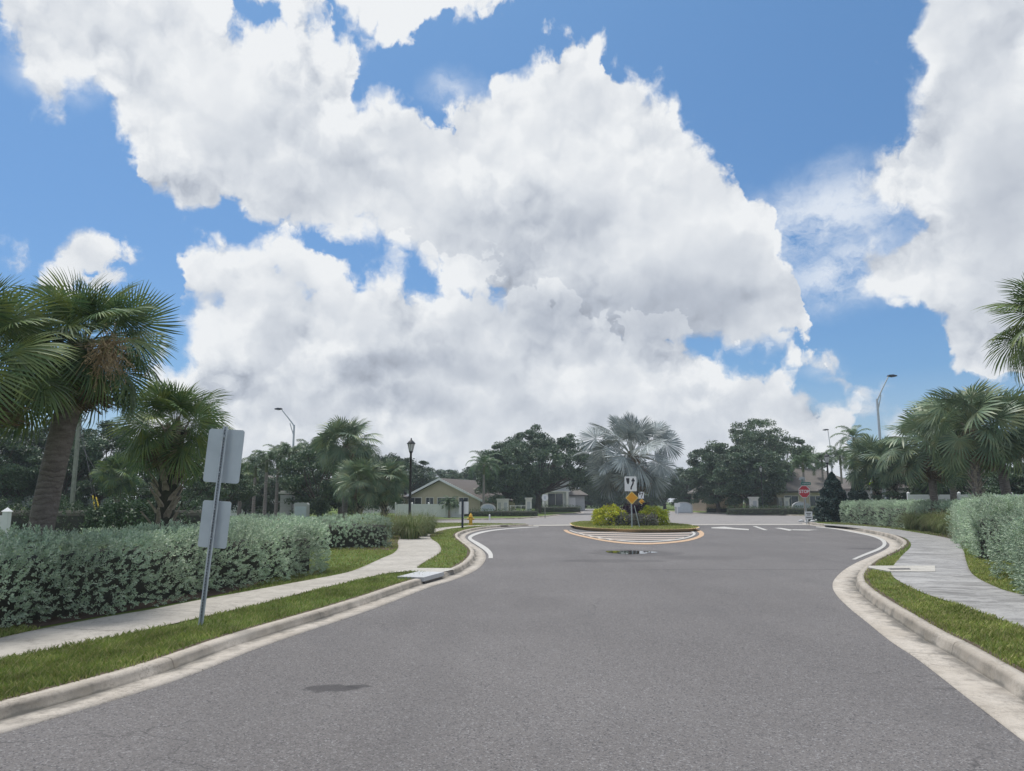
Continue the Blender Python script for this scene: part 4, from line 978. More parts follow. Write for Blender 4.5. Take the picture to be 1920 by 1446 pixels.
for nm, poly, z in (('mulch_bed', [(-9.3, 2), (-6.9, 2), (-5.85, 8.6), (-5.05, 11.0), (-4.45, 13.2), (-3.85, 15.9), (-4.3, 16.8), (-6.5, 15.5), (-7.5, 11)], ZL), ('mulch_bed', [(-12, 26.5), (-8, 23.4), (-3.75, 22.9), (-3.4, 25.5), (-3.3, 29), (-3.2, 38), (-7, 39)], ZL),
                    ('mulch_bed', [(7.6, 6), (8.35, 9.3), (9.05, 12.3), (10.2, 15.2), (11.8, 16.6), (13.4, 21), (15.9, 26.8), (17.6, 31), (20.3, 38), (21, 50), (27, 50), (25, 30), (17, 14), (11, 6)], ZR)):
    sheet(nm, poly, z+.008, M['mulch'])
gl = ['front clump of tawny ornamental grass beside the left path']+['tawny ornamental grass clump in the bed by the left path']*9
tussocks('ornamental_grass', 'arching clump of ornamental grass in the bed behind the short left hedge', [(-4.0, 29.5, 1.0), (-3.95, 31.6, 1.05), (-3.9, 34.0, 1.05), (-5.2, 30.2, 1.05), (-5.1, 32.6, 1.1), (-6.4, 31.4, 1.1), (-4.8, 35.6, 1.0), (-6.3, 33.9, 1.05)], ZL, 1.05, 900, 3, 'ornamental grass by the left path')
tussocks('ornamental_grass', 'arching clump of ornamental grass lining the curve of the right sidewalk', [(16.9, 27.0, 1.0), (17.6, 28.5, 1.05), (18.2, 30.2, 1.05), (18.9, 32.0, 1.1), (19.5, 33.9, 1.1), (20.0, 35.8, 1.05), (20.3, 37.8, 1.0), (18.4, 27.6, 1.1), (19.3, 29.8, 1.15), (20.0, 31.6, 1.15), (20.7, 33.4, 1.1)], ZR, 1.12, 900, 8, 'ornamental grass by the right sidewalk')

hedge('dark_hedge', 'long dark unclipped hedge in the shade behind the left palms and utility pole', [(-33, 33), (-24, 34), (-13.5, 34.5)], 1.6, 1.35, ZL, 60, .09, 'hedge_dark', 18, per=5, wob=.4, round_=.6)
def P(u, v, D): return at(u, v, D)
def base(u, D, z=.1): p = at(u, 900, D); return Vector((p.x, D, z))
# near cabbage palms, left
c = P(158, 655, 11)
SAB_NEAR = [tuple(m_(nm, d, *k) for (m_, nm, d, k) in (((lambda n_, v_, mm: chainmesh(n_, v_, 4, mm)), 'crown', a, (M['sabal'],)), ((lambda n_, v_, mm: npmesh(n_, v_, 4, mm)), 'leaf_stalks', b, (M['petiole'],)))) for a, b in (fan_crown(71, 44, .95, .92, nseg=56, wid=.038, join=.34, droop=.13, costa=.2, e_hi=88, e_lo=-42), fan_crown(72, 40, .95, .90, nseg=56, wid=.038, droop=.14, costa=.2, e_hi=88, e_lo=-40), fan_crown(73, 36, .9, .9, nseg=54, wid=.04, droop=.16, costa=.2, e_hi=88, e_lo=-42))]
pa = sabal(base(78, 11, ZL), c.z-ZL, 'tall cabbage palm with smooth leaning grey trunk rising behind the left hedge', 'cabbage palms', cs=.74, r0=.175, r1=.165, bend=(c.x-base(78, 11).x, 0), dead=1, var=0, ms=SAB_NEAR)
boots_mb((c.z-ZL)*.74, (c.z-ZL)*.99, .17, 5, per=30, ln=.3, out=.13, bend=(c.x-base(78, 11).x, 0), top=c.z-ZL, wd=.07).build('leaf_bases', M['boots'], pa)
# seed cluster hanging at the right of its crown
r = np.random.default_rng(5); Q_ = []
for i in range(330):
    p = np.array([0, 0, .12]); d = r.normal(size=3)*[.45, .45, .45]+[.25, -.2, -.75]; pts = [p]
    for k in range(4): p = p+d*.10*r.uniform(.6, 1.25); d = d+r.normal(0, .28, 3); pts.append(p)
    Q_ += strip3(pts, .0035)
    for k in range(3):
        q = pts[4-k]+r.normal(0, .01, 3); Q_ += strip3([q, q+r.normal(0, .03, 3)], .006)
so = obj('seed_cluster', npmesh('seed_cluster', np.array(Q_), 4, M['seed']), pa); sp = P(200, 655, 10.3); so.location = sp-pa.location; so.scale = (.8, .8, .95)
sabal(base(-75, 9.4, ZL), 3.35, 'cabbage palm at the left photo edge, its trunk out of view, with brown dead leaves', 'cabbage palms', cs=.72, dead=4, var=1, ms=SAB_NEAR)
sabal(base(310, 13.6, ZL), P(325, 805, 13.6).z-ZL, 'short cabbage palm with criss-cross leaf bases behind the tilted sign', 'cabbage palms', cs=.62, r0=.17, r1=.16, bend=(.12, 0), boots=(0, 1), dead=2, var=2, ms=SAB_NEAR)
sabal(base(2036, 11.5, ZR), P(2034, 612, 11.5).z-ZR, 'cabbage palm whose leaves reach in from the right photo edge', 'cabbage palms', cs=.66, dead=1, var=1, ms=SAB_NEAR)
def sb(u, v, D, cs, label, **k): sabal(base(u, D, k.pop('z', .1)), P(u, v, D).z-.1, label, 'cabbage palms', cs=cs, **k)
sb(648, 836, 45, 1.28, 'largest cabbage palm left of the black lamp post, above two lower palms', boots=(.5, 1), var=0, ms=SAB_ME2, rz=.5, dead=1)
sb(676, 905, 42, .92, 'low cabbage palm in front of the largest left one, nearer the hedge', boots=(.1, 1), var=1, ms=SAB_ME2, dead=1)
sb(722, 902, 43, .88, 'low cabbage palm just left of the black lamp post', boots=(.1, 1), var=2, ms=SAB_ME2, rz=2, dead=1)
sb(1748, 838, 37, 1.36, 'cabbage palm with slim bare trunk between the ornamental grass and white fence', r0=.19, r1=.17, var=2, ms=SAB_ME2, dead=2)
sb(1830, 795, 30, 1.24, 'tall cabbage palm with ragged leaf bases above the tall right hedge', boots=(.3, 1), var=0, ms=SAB_ME2, rz=1, dead=2)
sb(1888, 808, 31, 1.26, 'cabbage palm with dark smooth trunk nearest the right photo edge, over the fence', var=1, ms=SAB_ME2, rz=2.4, dead=2, bend=(.3, 0), r0=.19, r1=.18)
sb(1785, 808, 40.5, 1.35, 'cabbage palm crowded in behind the two taller right ones', var=2, ms=SAB_ME2, rz=4)
sb(1641, 866, 52, 1.3, 'pale-trunked cabbage palm beside the yellow-green crossing sign', boots=(.0, 1), var=1, ms=SAB_ME2, rz=3)
sb(1676, 868, 50, 1.2, 'smaller pale-trunked cabbage palm right of the crossing sign', boots=(.0, 1), var=0, ms=SAB_ME2, rz=5)
sb(222, 892, 38, .75, 'small dim cabbage palm in front of the dark trees right of the utility pole', var=2, dead=1)
sb(452, 893, 60, .9, 'far cabbage palm with brown skirt seen right of the upper sign plate', var=0, dead=3)

# silver fan palm on the island
a, b = fan_crown(21, 44, 1.85, 1.28, e_hi=88, e_lo=-34, stalk=.028, droop=.09, costa=.08, wid=.07, nseg=38, spread=2.3, join=.46, sag=.55, center=.25, stiff=1.1, lvar=.30, roll=1.0)
bp = thing('silver_fan_palm', (7.45, 46, .16), 'large silver-blue fan palm in the middle of the traffic island', 'palm tree')
HB = P(1182, 855, 46).z-.16
trunk_mb(HB, .36, .30, seed=4).build('trunk', M['boots'], bp); boots_mb(.4*HB, HB, .30, 6, per=12, ln=.5, out=.3, top=HB, wd=.09).build('leaf_bases', M['boots'], bp)
obj('crown', chainmesh('crown', a, 4, M['bismarck']), bp, (0, 0, HB)); obj('leaf_stalks', npmesh('leaf_stalks', b, 4, M['bismarck_stalk']), bp, (0, 0, HB))
o = obj('dead_leaves', DEAD[0], bp, (0, 0, HB)); o.scale = (1.8, 1.8, 1.5)
bush('golden_shrub', 'bright yellow-green shrub at the left of the traffic island', (5.55, 42.6, .17), .90, .85, 1.05, 5200, .055, 'gold', 1, group=None)
bush('golden_shrub', 'yellow-green shrub with greyish base at the right of the island', (8.15, 43.2, .17), .80, .85, 1.0, 4600, .055, 'gold', 2)
bush('grey_shrub', 'brownish grey shrub low behind the island sign post', (6.45, 42.0, .17), .75, .6, .70, 2600, .045, 'greyshrub', 3)
bush('grey_shrub', 'brownish grey shrub low between sign post and right golden shrub', (7.5, 42.0, .17), .65, .6, .66, 2400, .045, 'greyshrub', 4)
bush('purple_shrub', 'dark purple shrub left behind the amber diamond', (6.4, 44.2, .17), .75, .6, 1.12, 2400, .06, 'purple', 5)
bush('purple_shrub', 'dark purple shrub right behind the amber diamond', (7.75, 44.6, .17), .6, .6, 1.2, 2200, .06, 'purple', 6)

# feather palms
FE = [feather_crown(31+i, 17, 2.1, plume=True, wid=.045, nl=30) for i in range(2)]+[feather_crown(35, 15, 2.3, plume=False, ll=.62, wid=.05, nl=34, lo=-.35)]
FE = [(chainmesh('crown', a, 2, M['feather']), npmesh('leaf_stalks', b, 4, M['petiole'])) for a, b in FE]
def feather(u, v, D, cs, label, var=0, rz=0, r0=.14, name='feather_palm', group='feather palms'):
    t = thing(name, base(u, D), label, 'palm tree', group, rz); H = P(u, v, D).z-.1
    m = trunk_mb(H, r0, r0*.7, seed=var, flare=1.3, rings=14); m.build('trunk', M['trunk_grey'], t)
    m = MB(); m.lathe([(r0*.8, 0), (r0*1.05, .15), (r0*.8, .7), (r0*.5, 1.0)], (0, 0, H-.95), 10); m.build('crownshaft', M['petiole'], t)
    for me, nm in zip(FE[var], ('crown', 'leaf_stalks')): o = obj(nm, me, t, (0, 0, H)); o.scale = (cs,)*3
for i, (u, v, D, cs, lb, va) in enumerate((
    (478, 872, 57, .62, 'leftmost feather palm of the clump by the tall left street light', 0), (499, 862, 55, .70, 'feather palm second from the left in the clump by the left street light', 1),
    (520, 856, 58, .72, 'feather palm in the middle of the clump under the left street light arm', 2), (540, 852, 54, .74, 'feather palm standing right at the tall left street light pole', 1),
    (580, 848, 60, .80, 'feather palm between the left street light and the largest cabbage palm', 0), (907, 872, 73, .95, 'feather palm with stout grey trunk before the tan gabled house', 2),
    (1507, 868, 76, .92, 'feather palm behind and above the stop sign', 0), (1543, 862, 88, .9, 'feather palm between the stop sign and the dark conical shrub', 1),
    (1578, 856, 80, .85, 'feather palm right behind the dark conical shrub', 0), (1606, 822, 66, .88, 'tallest feather palm left of the crossing sign', 2))):
    feather(u, v, D, cs, lb, va, rz=i*.8)
t = thing('date_palm', base(843, 64), 'small dwarf date palm in front of the white fence and tan house', 'palm tree')
H = P(843, 945, 64).z-.1; trunk_mb(H, .12, .1, rings=8).build('trunk', M['boots'], t)
for me, nm in zip(FE[0], ('crown', 'leaf_stalks')): o = obj(nm, me, t, (0, 0, H)); o.scale = (.5,)*3

# broad-leaved trees
OA = oak_proto(1, 6.3, 5.0, 4.0, 5.7, 230, 260, .80, .125, flat=.55)
OB = oak_proto(2, 7.2, 5.0, 4.9, 6.2, 250, 230, .80, .125, flat=.6)
OC = oak_proto(3, 3.0, 2.6, 2.7, 3.0, 110, 260, .55, .085, 'oak_dark', .7, .16)
OD = oak_proto(4, 3.2, 3.0, 2.5, 4.3, 95, 230, .6, .095, 'oak_dark', .5, .18)
OE = oak_proto(6, 3.0, 2.8, 3.2, 3.6, 130, 240, .62, .11, 'oak', .75, .2)
OG = oak_proto(9, 3.4, 3.0, 4.4, 1.6, 110, 200, .75, .17, 'oak', .30, .2)
tree(OA, base(1008, 88), 'broad dark live oak left of the island, behind white pillars', group='live oaks')
tree(OE, base(948, 84), 'smaller oak crowding the left side of the broad oak', group='live oaks', sc=(1.1, 1.1, 1.15))
tree(OB, base(1408, 92), 'tallest live oak with open ragged top right of the island', group='live oaks', rz=1.2, sc=(1.06, 1, .93))
tree(OE, base(1345, 90), 'lower oak hanging over the pink wall', group='live oaks', sc=(1.25, 1.2, 1.15), rz=2)
tree(OE, base(1400, 84), 'rounded dark oak in front of the tallest one, over a white pillar', group='live oaks', sc=(1.35, 1.2, 1.08), rz=.7)
tree(OE, base(1480, 95), 'oak filling the gap between the tallest oak and the feather palm', group='live oaks', sc=(1.3, 1.2, 1.35), rz=3)
for i, (u, D, s, z, lb, pr) in enumerate((
    (-35, 43, .95, .95, 'dark tree cut by the left photo edge, behind the left palms', OC), (38, 45, .95, .95, 'dark tree seen just left of the leaning palm trunk', OD), (118, 44, .8, .75, 'dark tree between the leaning palm trunk and the utility pole', OC),
    (190, 47, .95, .9, 'dark tree just right of the utility pole', OD), (255, 45, .8, .8, 'dark low tree left of the criss-cross palm trunk', OC), (345, 43, .70, .62, 'dark tree directly right of the criss-cross palm trunk', OC),
    (415, 46, .55, .52, 'dark low tree showing behind the lower sign plate', OD), (603, 50, 1.0, .88, 'dark green tree left of the largest cabbage palm', OC), (640, 58, .9, .95, 'dark tree behind the largest cabbage palm', OD), (462, 66, .95, .78, 'dark tree half hiding the house behind the feather palm clump', OC), (520, 64, .75, .6, 'small dark tree beside the stone gate pier', OC),
    (722, 72, .9, 1.05, 'dark tree behind the black lamp post', OC), (770, 95, 1.2, .95, 'further dark tree right of the black lamp post, left of the tan gable', OD))):
    tree(pr, base(u, D), lb, 'broadleaf_tree', 'tree', 'dark trees', i*1.3, (s, s, z))
for i, (u, D, s, z, lb) in enumerate(((1285, 118, 1.15, .95, 'tree closing the view down the far street, right side'), (1245, 125, 1.2, .95, 'tree closing the view down the far street, behind the silver palm'), (1140, 120, 1.3, 1.1, 'far tree between the broad oak and the silver palm'),
    (860, 120, 1.1, .9, 'far tree rising behind the tan house roof'), (905, 115, 1.2, 1.0, 'far tree behind the feather palm of the tan house'), (1640, 95, 1.2, .7, 'far tree behind the crossing sign'))):
    tree(OE, base(u, D), lb, 'oak_tree', 'tree', 'far trees', i*2.1, (s, s, z))
k = 0
for X in range(-150, 190, 12):
    if -2 < X-8 < 8: continue
    k += 1; tree(OG, (X+4*math.sin(X), 150+14*math.sin(k*1.7), .1), 'tree in the distant tree line on the horizon', 'oak_tree', 'tree', 'distant tree line', k*1.7, (2.2, 1.6, 1.15+.25*math.sin(k*2.3)))
for i, (u, D, s, z, lb) in enumerate(((1705, 50, .85, .60, 'dark tree behind the white fence, left of the slim palm trunk'), (1775, 48, .8, .58, 'dark tree behind the fence between the slim palm and the ragged palm'), (1850, 50, .85, .62, 'dark tree behind the fence and the white frame'), (1930, 46, .9, .65, 'dark tree behind the fence at the right photo edge'), (1990, 44, 1, .7, 'dark tree just outside the right photo edge'))):
    tree(OC, base(u, D), lb, 'broadleaf_tree', 'tree', 'dark trees', i*1.1+.5, (s, s, z))
bush('cedar_shrub', 'large dark conical shrub at the left end of the far silver hedge', base(1560, 52), 1.45, 1.4, 3.4, 14000, .10, 'conifer', 8, cone=True)
bush('cedar_shrub', 'smaller dark conical shrub behind the far silver hedge', base(1607, 57), 1.2, 1.2, 3.2, 9000, .10, 'conifer', 9, cone=True)
bush('low_shrub', 'round green shrub behind the long hedge, left of the criss-cross palm', base(255, 30), 1.0, .9, 1.45, 3500, .07, 'hedge_dark', 12)
bush('low_shrub', 'bushy green shrub with reddish tips between utility pole and criss-cross palm', base(215, 33), .9, .9, 1.2, 3500, .07, 'hedge_dark', 13)
hedge('clipped_hedge', 'low dark clipped hedge in front of the left white pillars', [(-4.8, 69.5), (-1, 70), (2.4, 70.5)], 1.0, .62, .11, 40, .10, 'hedge_dark', 14, per=4)
hedge('clipped_hedge', 'low dark clipped hedge running from white pillar past the stop sign', [(22.8, 79), (27, 78.5), (32.5, 78)], 1.1, .85, .11, 40, .10, 'hedge_dark', 15, per=4)
hedge('clipped_hedge', 'low dark clipped hedge along the foot of the pink wall', [(24, 92), (28, 91), (31.5, 90)], 1.0, .6, .11, 40, .10, 'hedge_dark', 16, per=4)
hedge('clipped_hedge', 'low dark clipped hedge before the grey houses beyond the round sign', [(3.5, 93), (6, 94), (8.6, 95)], 1.2, .8, .11, 40, .10, 'hedge_dark', 17, per=4)
# ---------------------------------------------------------------- signs
def rrect(w, h, r, n=5):
    out = []
    for cx_, cz_, a0 in ((w/2-r, h/2-r, 0), (-w/2+r, h/2-r, 90), (-w/2+r, -h/2+r, 180), (w/2-r, -h/2+r, 270)):
        for k in range(n): a = R(a0+90*k/(n-1)); out.append((cx_+r*math.cos(a), cz_+r*math.sin(a)))
    return out
def plate(name, pts, t, mat, parent, c, rot=None, holes=None):
    """flat plate in the x-z plane, front towards -y"""
    m = MB(); R3 = rot or Matrix.Identity(3)
    m.prism([R3 @ Vector((x, t/2, z)) for x, z in pts], R3 @ Vector((0, -t, 0))); o = m.build(name, mat, parent); o.location = c; return o
def upost(m, a, b, w=.06, d=.03, t=.006):
    """perforated U-channel post"""
    a, b = Vector(a), Vector(b); ax = (b-a).normalized(); x = (Vector((1, 0, 0))-ax*ax.x).normalized(); y = ax.cross(x)
    prof = [(-w/2, -d/2), (-w/4, -d/2), (-w/5, d/2), (w/5, d/2), (w/4, -d/2), (w/2, -d/2)]; prof2 = [(px_, py_+t) for px_, py_ in prof[::-1]]; lp = prof+prof2
    m.prism([a+x*p[0]+y*p[1] for p in lp], b-a)
s1 = thing('road_sign', px(376, 1172, ZL), 'tilted grey back of two sign plates on one galvanised post beside the left kerb', 'road sign')
O = s1.location; tp = P(424, 800, s1.location.y+.05)-O; m = MB(); upost(m, (0, 0, -.1), tp, .062, .036)
ax = tp.normalized(); nf = len(m.f)
for k in range(66):
    c = ax*(.12+k*.036); m.box(c+Vector((0, -.0215, 0)), (.009, .002, .011))
o = m.build('post', M['galv'], s1); o.data.materials.append(M['sign_black'])
for p_ in o.data.polygons:
    if p_.index >= nf: p_.material_index = 1
tilt = Matrix.Rotation(math.atan2(tp.x, tp.z), 3, 'Y') @ Matrix.Rotation(R(-8), 3, 'Z')
cu = P(420, 855, O.y+.10)-O; cl = P(402.5, 983, O.y+.075)-O
plate('upper_plate', rrect(.49, .68, .035), .004, M['alu'], s1, cu, tilt); plate('lower_plate', rrect(.385, .58, .03), .004, M['alu'], s1, cl, tilt)
for c in (cu+ax*.24, cu-ax*.22, cl+ax*.18, cl-ax*.18):
    q = ax*c.dot(ax); m = MB(); m.lathe([(.009, 0), (.009, .012), (.004, .014)], (q.x, q.y-.026, q.z), 8); m.build('bolt', M['galv'], s1)

def keep_right(loc_, s, label, yaw=0):
    t = thing('keep_right_sign', loc_, label, 'road sign', 'keep right signs', yaw)
    zt = .0; m = MB(); upost(m, (0, .03, -.05), (0, .03, 2.62*s), .07*s); m.build('post', M['galv'], t)
    pc_ = Vector((-.02, 0, 2.30*s)); W_, H_ = .64*s, .78*s
    pl = plate('white_plate', rrect(W_, H_, .04*s), .004, M['sign_white'], t, pc_)
    sh = [(-.24, .30), (-.06, .30), (-.065, .12), (-.09, .02), (-.13, -.03), (-.17, .0), (-.215, .12)]
    plate('island_symbol', [(x*s, z*s) for x, z in sh], .004, M['sign_black'], pl, (0, -.004, 0))
    # curved arrow
    pts = [(.02, -.30), (.025, -.20), (.06, -.12), (.11, -.03), (.135, .06), (.135, .14)]; L_ = []; R_ = []
    for i, p in enumerate(pts):
        q = Vector(pts[min(i+1, 5)])-Vector(pts[max(i-1, 0)]); q.normalize(); n = Vector((-q.y, q.x))*.038; L_.append(Vector(p)+n); R_.append(Vector(p)-n)
    loop = [p*s for p in L_]+[p*s for p in R_[::-1]]; m = MB()
    for i in range(5): m.prism([Vector((q.x*s, 0, q.y*s)) for q in (R_[i], R_[i+1], L_[i+1], L_[i])], (0, -.002, 0))
    m.prism([Vector((x*s, 0, z*s)) for x, z in ((.03, .13), (.245, .13), (.14, .33))], (0, -.002, 0)); a_ = m.build('arrow', M['sign_black'], pl); a_.location = (0, -.003, 0)
    dc = Vector((.03, 0, 1.56*s)); d_ = .345*s
    dm = plate('amber_diamond', [(0, -d_), (d_, 0), (0, d_), (-d_, 0)], .004, M['sign_yellowish'], t, dc); plate('amber_face', [(0, -d_*.84), (d_*.84, 0), (0, d_*.84), (-d_*.84, 0)], .004, M['sign_amber'], dm, (0, -.003, 0))
    return t
keep_right((6.33, 39.5, .16), 1.0, 'large keep-right sign with amber diamond on the near nose of the island')
keep_right((13.9, 80, .0), .93, 'small distant keep-right sign with amber diamond behind the island, right of the big one')
t = thing('sign_brace', (6.55, 39.9, .16), 'thin pale slanting stake standing beside the island sign post', 'stake'); m = MB(); m.tube([(0.25, 0, 0), (0, 0, 1.15)], .02, 6); m.build('stake', M['galv'], t)

def text_mesh(txt, size, name, mat, parent, loc_, bold=.0):
    cu_ = bpy.data.curves.new(name, 'FONT'); cu_.body = txt; cu_.size = size; cu_.align_x = 'CENTER'; cu_.align_y = 'CENTER'; cu_.offset = bold; cu_.extrude = .001
    tmp = bpy.data.objects.new(name, cu_); col.objects.link(tmp); bpy.context.view_layer.update()
    me = bpy.data.meshes.new_from_object(tmp.evaluated_get(bpy.context.evaluated_depsgraph_get())); bpy.data.objects.remove(tmp)
    me.materials.clear(); me.materials.append(mat); o = obj(name, me, parent, loc_); o.rotation_euler = (math.pi/2, 0, 0); return o
ss = thing('stop_sign', base(1508, 50, .12), 'red octagonal stop sign with green street name plates on top', 'stop sign', rz=R(8))
m = MB(); upost(m, (.0, .03, -.1), (0, .03, 3.0), .07); m.build('post', M['galv'], ss)
oc = [(.40*math.cos(R(22.5+45*k))/math.cos(R(22.5)), .40*math.sin(R(22.5+45*k))/math.cos(R(22.5))) for k in range(8)]
zc = P(1505, 922, 50).z-.12; pl = plate('octagon', oc, .004, M['sign_white'], ss, (-.05, 0, zc)); plate('red_face', [(x*.93, z*.93) for x, z in oc], .004, M['sign_red'], pl, (0, -.003, 0))
text_mesh('STOP', .30, 'letters', M['sign_white'], pl, (0, -.0075, 0), .006)
n1 = plate('street_name_plate', rrect(.70, .19, .03), .006, M['sign_green'], ss, (.10, .0, zc+.54)); n2 = plate('street_name_plate', rrect(.62, .2, .03), .006, M['sign_green'], ss, (-.10, .05, zc+.74), Matrix.Rotation(R(50), 3, 'Z'))
cap = [(-.25, 0), (.25, 0), (.2, .12), (.08, .19), (-.08, .19), (-.2, .12)]; plate('plate_crest', cap, .005, M['grey_wall'], ss, (-.12, .06, zc+.80))
for i_, x_ in enumerate((-.22, -.12, -.03, .08, .17, .26)): plate('pale_stroke', rrect(.06, .06+.02*(i_ % 2), .01), .002, M['grey_wall'], n1, (x_, -.005, 0))
t = thing('yard_sign', base(1512, 46, .12), 'small white placard on a short stake in front of the stop sign', 'sign'); m = MB(); m.tube([(0, 0, -.05), (0, 0, .5)], .012, 6); m.build('stake', M['black_metal'], t)
p1 = plate('placard', rrect(.46, .46, .02), .008, M['sign_white'], t, (0, -.02, .56))
for z_, w_ in ((.12, .30), (.02, .22), (-.12, .34)): plate('dark_mark', rrect(w_, .05, .01), .002, M['sign_black'], p1, (0, -.006, z_))
t = thing('street_sign', px(867, 991, ZL), 'blank pale sign back on a dark navy post in the left verge', 'road sign'); m = MB(); m.box((0, 0, .72), (.11, .11, 1.56), bev=.02); m.box((0, 0, 1.52), (.13, .13, .04), bev=.02); m.build('post', M['navy_metal'], t)
plate('plate', rrect(.50, .66, .03), .006, M['sign_white'], t, (.07, .07, 1.10))
t = thing('round_sign', px(1022, 970, .1), 'round pale sign on a thin green-grey post before the broad oak', 'road sign'); m = MB(); m.tube([(0, 0, -.1), (0, 0, 1.95)], .035, 8); m.build('post', M['pole_conc'], t)
pr = plate('disc', [(.29*math.cos(a), .29*math.sin(a)) for a in np.linspace(0, 6.283, 25)[:-1]], .006, M['vinyl'], t, (0, -.04, 1.72)); plate('faded_symbol', [(-.08, -.14), (.08, -.14), (.05, .14), (-.05, .14)], .004, M['alu'], pr, (0, -.005, 0))
t = thing('crossing_sign', base(1632, 60), 'yellow-green pedestrian crossing sign among the pale palm trunks', 'road sign', rz=R(-25)); m = MB(); m.tube([(0, .03, -.1), (0, .03, 3.6)], .035, 8); m.build('post', M['galv'], t)
d_ = .42; pd = plate('diamond', [(0, -d_), (d_, 0), (0, d_), (-d_, 0)], .005, M['sign_lime'], t, (0, 0, P(1632, 892, 60).z-.1)); plate('arrow_plate', rrect(.5, .28, .03), .005, M['sign_lime'], t, (0, 0, P(1632, 907, 60).z-.1))
m = MB(); m.lathe([(.045, -.045), (.045, .045)], (0, -.006, .2), 10); m.prism([(-.05, 0, .13), (.06, 0, .13), (.05, 0, -.04), (-.05, 0, -.04)], (0, -.003, 0)); m.prism([(-.05, 0, -.04), (0, 0, -.04), (-.10, 0, -.25), (-.15, 0, -.25)], (0, -.003, 0)); m.prism([(0, 0, -.04), (.05, 0, -.04), (.13, 0, -.25), (.08, 0, -.25)], (0, -.003, 0)); o = m.build('walking_symbol', M['sign_black'], pd); o.location = (0, -.004, 0)

# ---------------------------------------------------------------- hydrant, lamps, poles
h = thing('fire_hydrant', px(882.5, 985, ZL), 'yellow fire hydrant on the grass beside the dark sign post', 'fire hydrant')
m = MB(); m.lathe([(.17, 0), (.17, .04), (.115, .05), (.105, .10), (.10, .46), (.13, .47), (.13, .51), (.115, .53), (.10, .60), (.06, .66), (.03, .68), (.03, .73), (.0, .73)], n=16); m.build('barrel', M['hydrant'], h)
for s in (-1, 1):
    m = MB(); m.tube([(0, 0, .38), (s*.19, 0, .38)], [.05, .055], 10); m.tube([(s*.17, 0, .38), (s*.205, 0, .38)], .068, 6); m.build('hose_outlet', M['hydrant'], h)
m = MB(); m.tube([(0, 0, .36), (0, -.17, .36)], .075, 12); m.tube([(0, -.15, .36), (0, -.19, .36)], .09, 6); m.build('pumper_outlet', M['hydrant'], h)

def lantern(loc_, H, label, mat, name='street_lamp', s=1.0):
    t = thing(name, loc_, label, 'street lamp', 'lantern street lamps')
    m = MB(); m.lathe([(.20*s, 0), (.20*s, .12), (.15*s, .16), (.13*s, .5), (.09*s, .62), (.07*s, .7), (.055*s, H-.62*s), (.085*s, H-.60*s), (.085*s, H-.56*s), (.05*s, H-.52*s)], n=14); m.build('post', mat, t)
    m = MB(); m.lathe([(.09*s, 0), (.18*s, .38*s)], (0, 0, H-.52*s), 8, False); m.build('lamp_glass', M['lamp_glass'], t)
    m = MB(); m.lathe([(.11*s, 0), (.11*s, .03*s), (.06*s, .035*s)], (0, 0, H-.545*s), 8); m.lathe([(.22*s, 0), (.22*s, .03*s), (.15*s, .12*s), (.06*s, .20*s), (.035*s, .22*s), (.04*s, .26*s), (.01*s, .32*s)], (0, 0, H-.14*s), 8, False)
    for k in range(8):
        a = math.pi/4*k; m.tube([(.092*s*math.cos(a), .092*s*math.sin(a), H-.52*s), (.183*s*math.cos(a), .183*s*math.sin(a), H-.13*s)], .010*s, 4)
    m.build('lamp_frame', mat, t); return t
lantern(base(769.5, 38, ZL), P(771, 824, 38).z-ZL-.1, 'tall black lantern street lamp left of the tan gabled house', M['black_metal'])
lantern(base(1553, 64), P(1553, 855, 64).z, 'black lantern street lamp between feather palms above the conical shrub', M['black_metal'], s=1.3)
lantern(base(1427.5, 80), P(1427, 877, 80).z, 'thin pale-headed lantern lamp in front of the tallest oak', M['black_metal'], s=1.0)
def cobra(u, D, vtop, uh, vh, label, mat='galv'):
    t = thing('street_light', base(u, D), label, 'street light', 'tall arm street lights'); H = P(u, vtop, D).z-.1; hd = P(uh, vh, D)-t.location
    m = MB(); m.tube([(0, 0, -.1), (0, 0, H*.5), (0, 0, H)], [.13, .11, .085], 10); m.build('pole', M[mat], t)
    e = Vector((hd.x*.93, 0, hd.z)); m = MB(); m.tube([(0, 0, H-.15), Vector((hd.x*.10, 0, H+.1)), e*.45+Vector((0, 0, H))*.55+Vector((hd.x*.02, 0, .0)), e-Vector((hd.x*.12, 0, .25)), e], [.07, .065, .055, .045, .04], 8)
    m.tube([(0, 0, H-1.0), Vector((hd.x*.30, 0, (H+hd.z)/2-.6))], [.05, .04], 6); m.build('arm', M[mat], t)
    m = MB(); s_ = 1 if hd.x > 0 else -1; c = e+Vector((s_*.25, 0, 0)); m.prism([c+Vector((x*s_, -.16, z)) for x, z in ((-.32, -.03), (-.28, .07), (.05, .10), (.36, .03), (.36, -.05), (.05, -.10))], (0, .32, 0)); m.build('lamp_head', M['navy_metal'], t)
cobra(547, 68, 797, 526, 767, 'tall grey street light with arm reaching left over the palms')
cobra(1656, 58, 748, 1668, 705, 'tall street light with steep arm above the right palms')
cobra(1561, 95, 838, 1552, 806, 'far pale street light behind the feather palms on the right', 'vinyl')

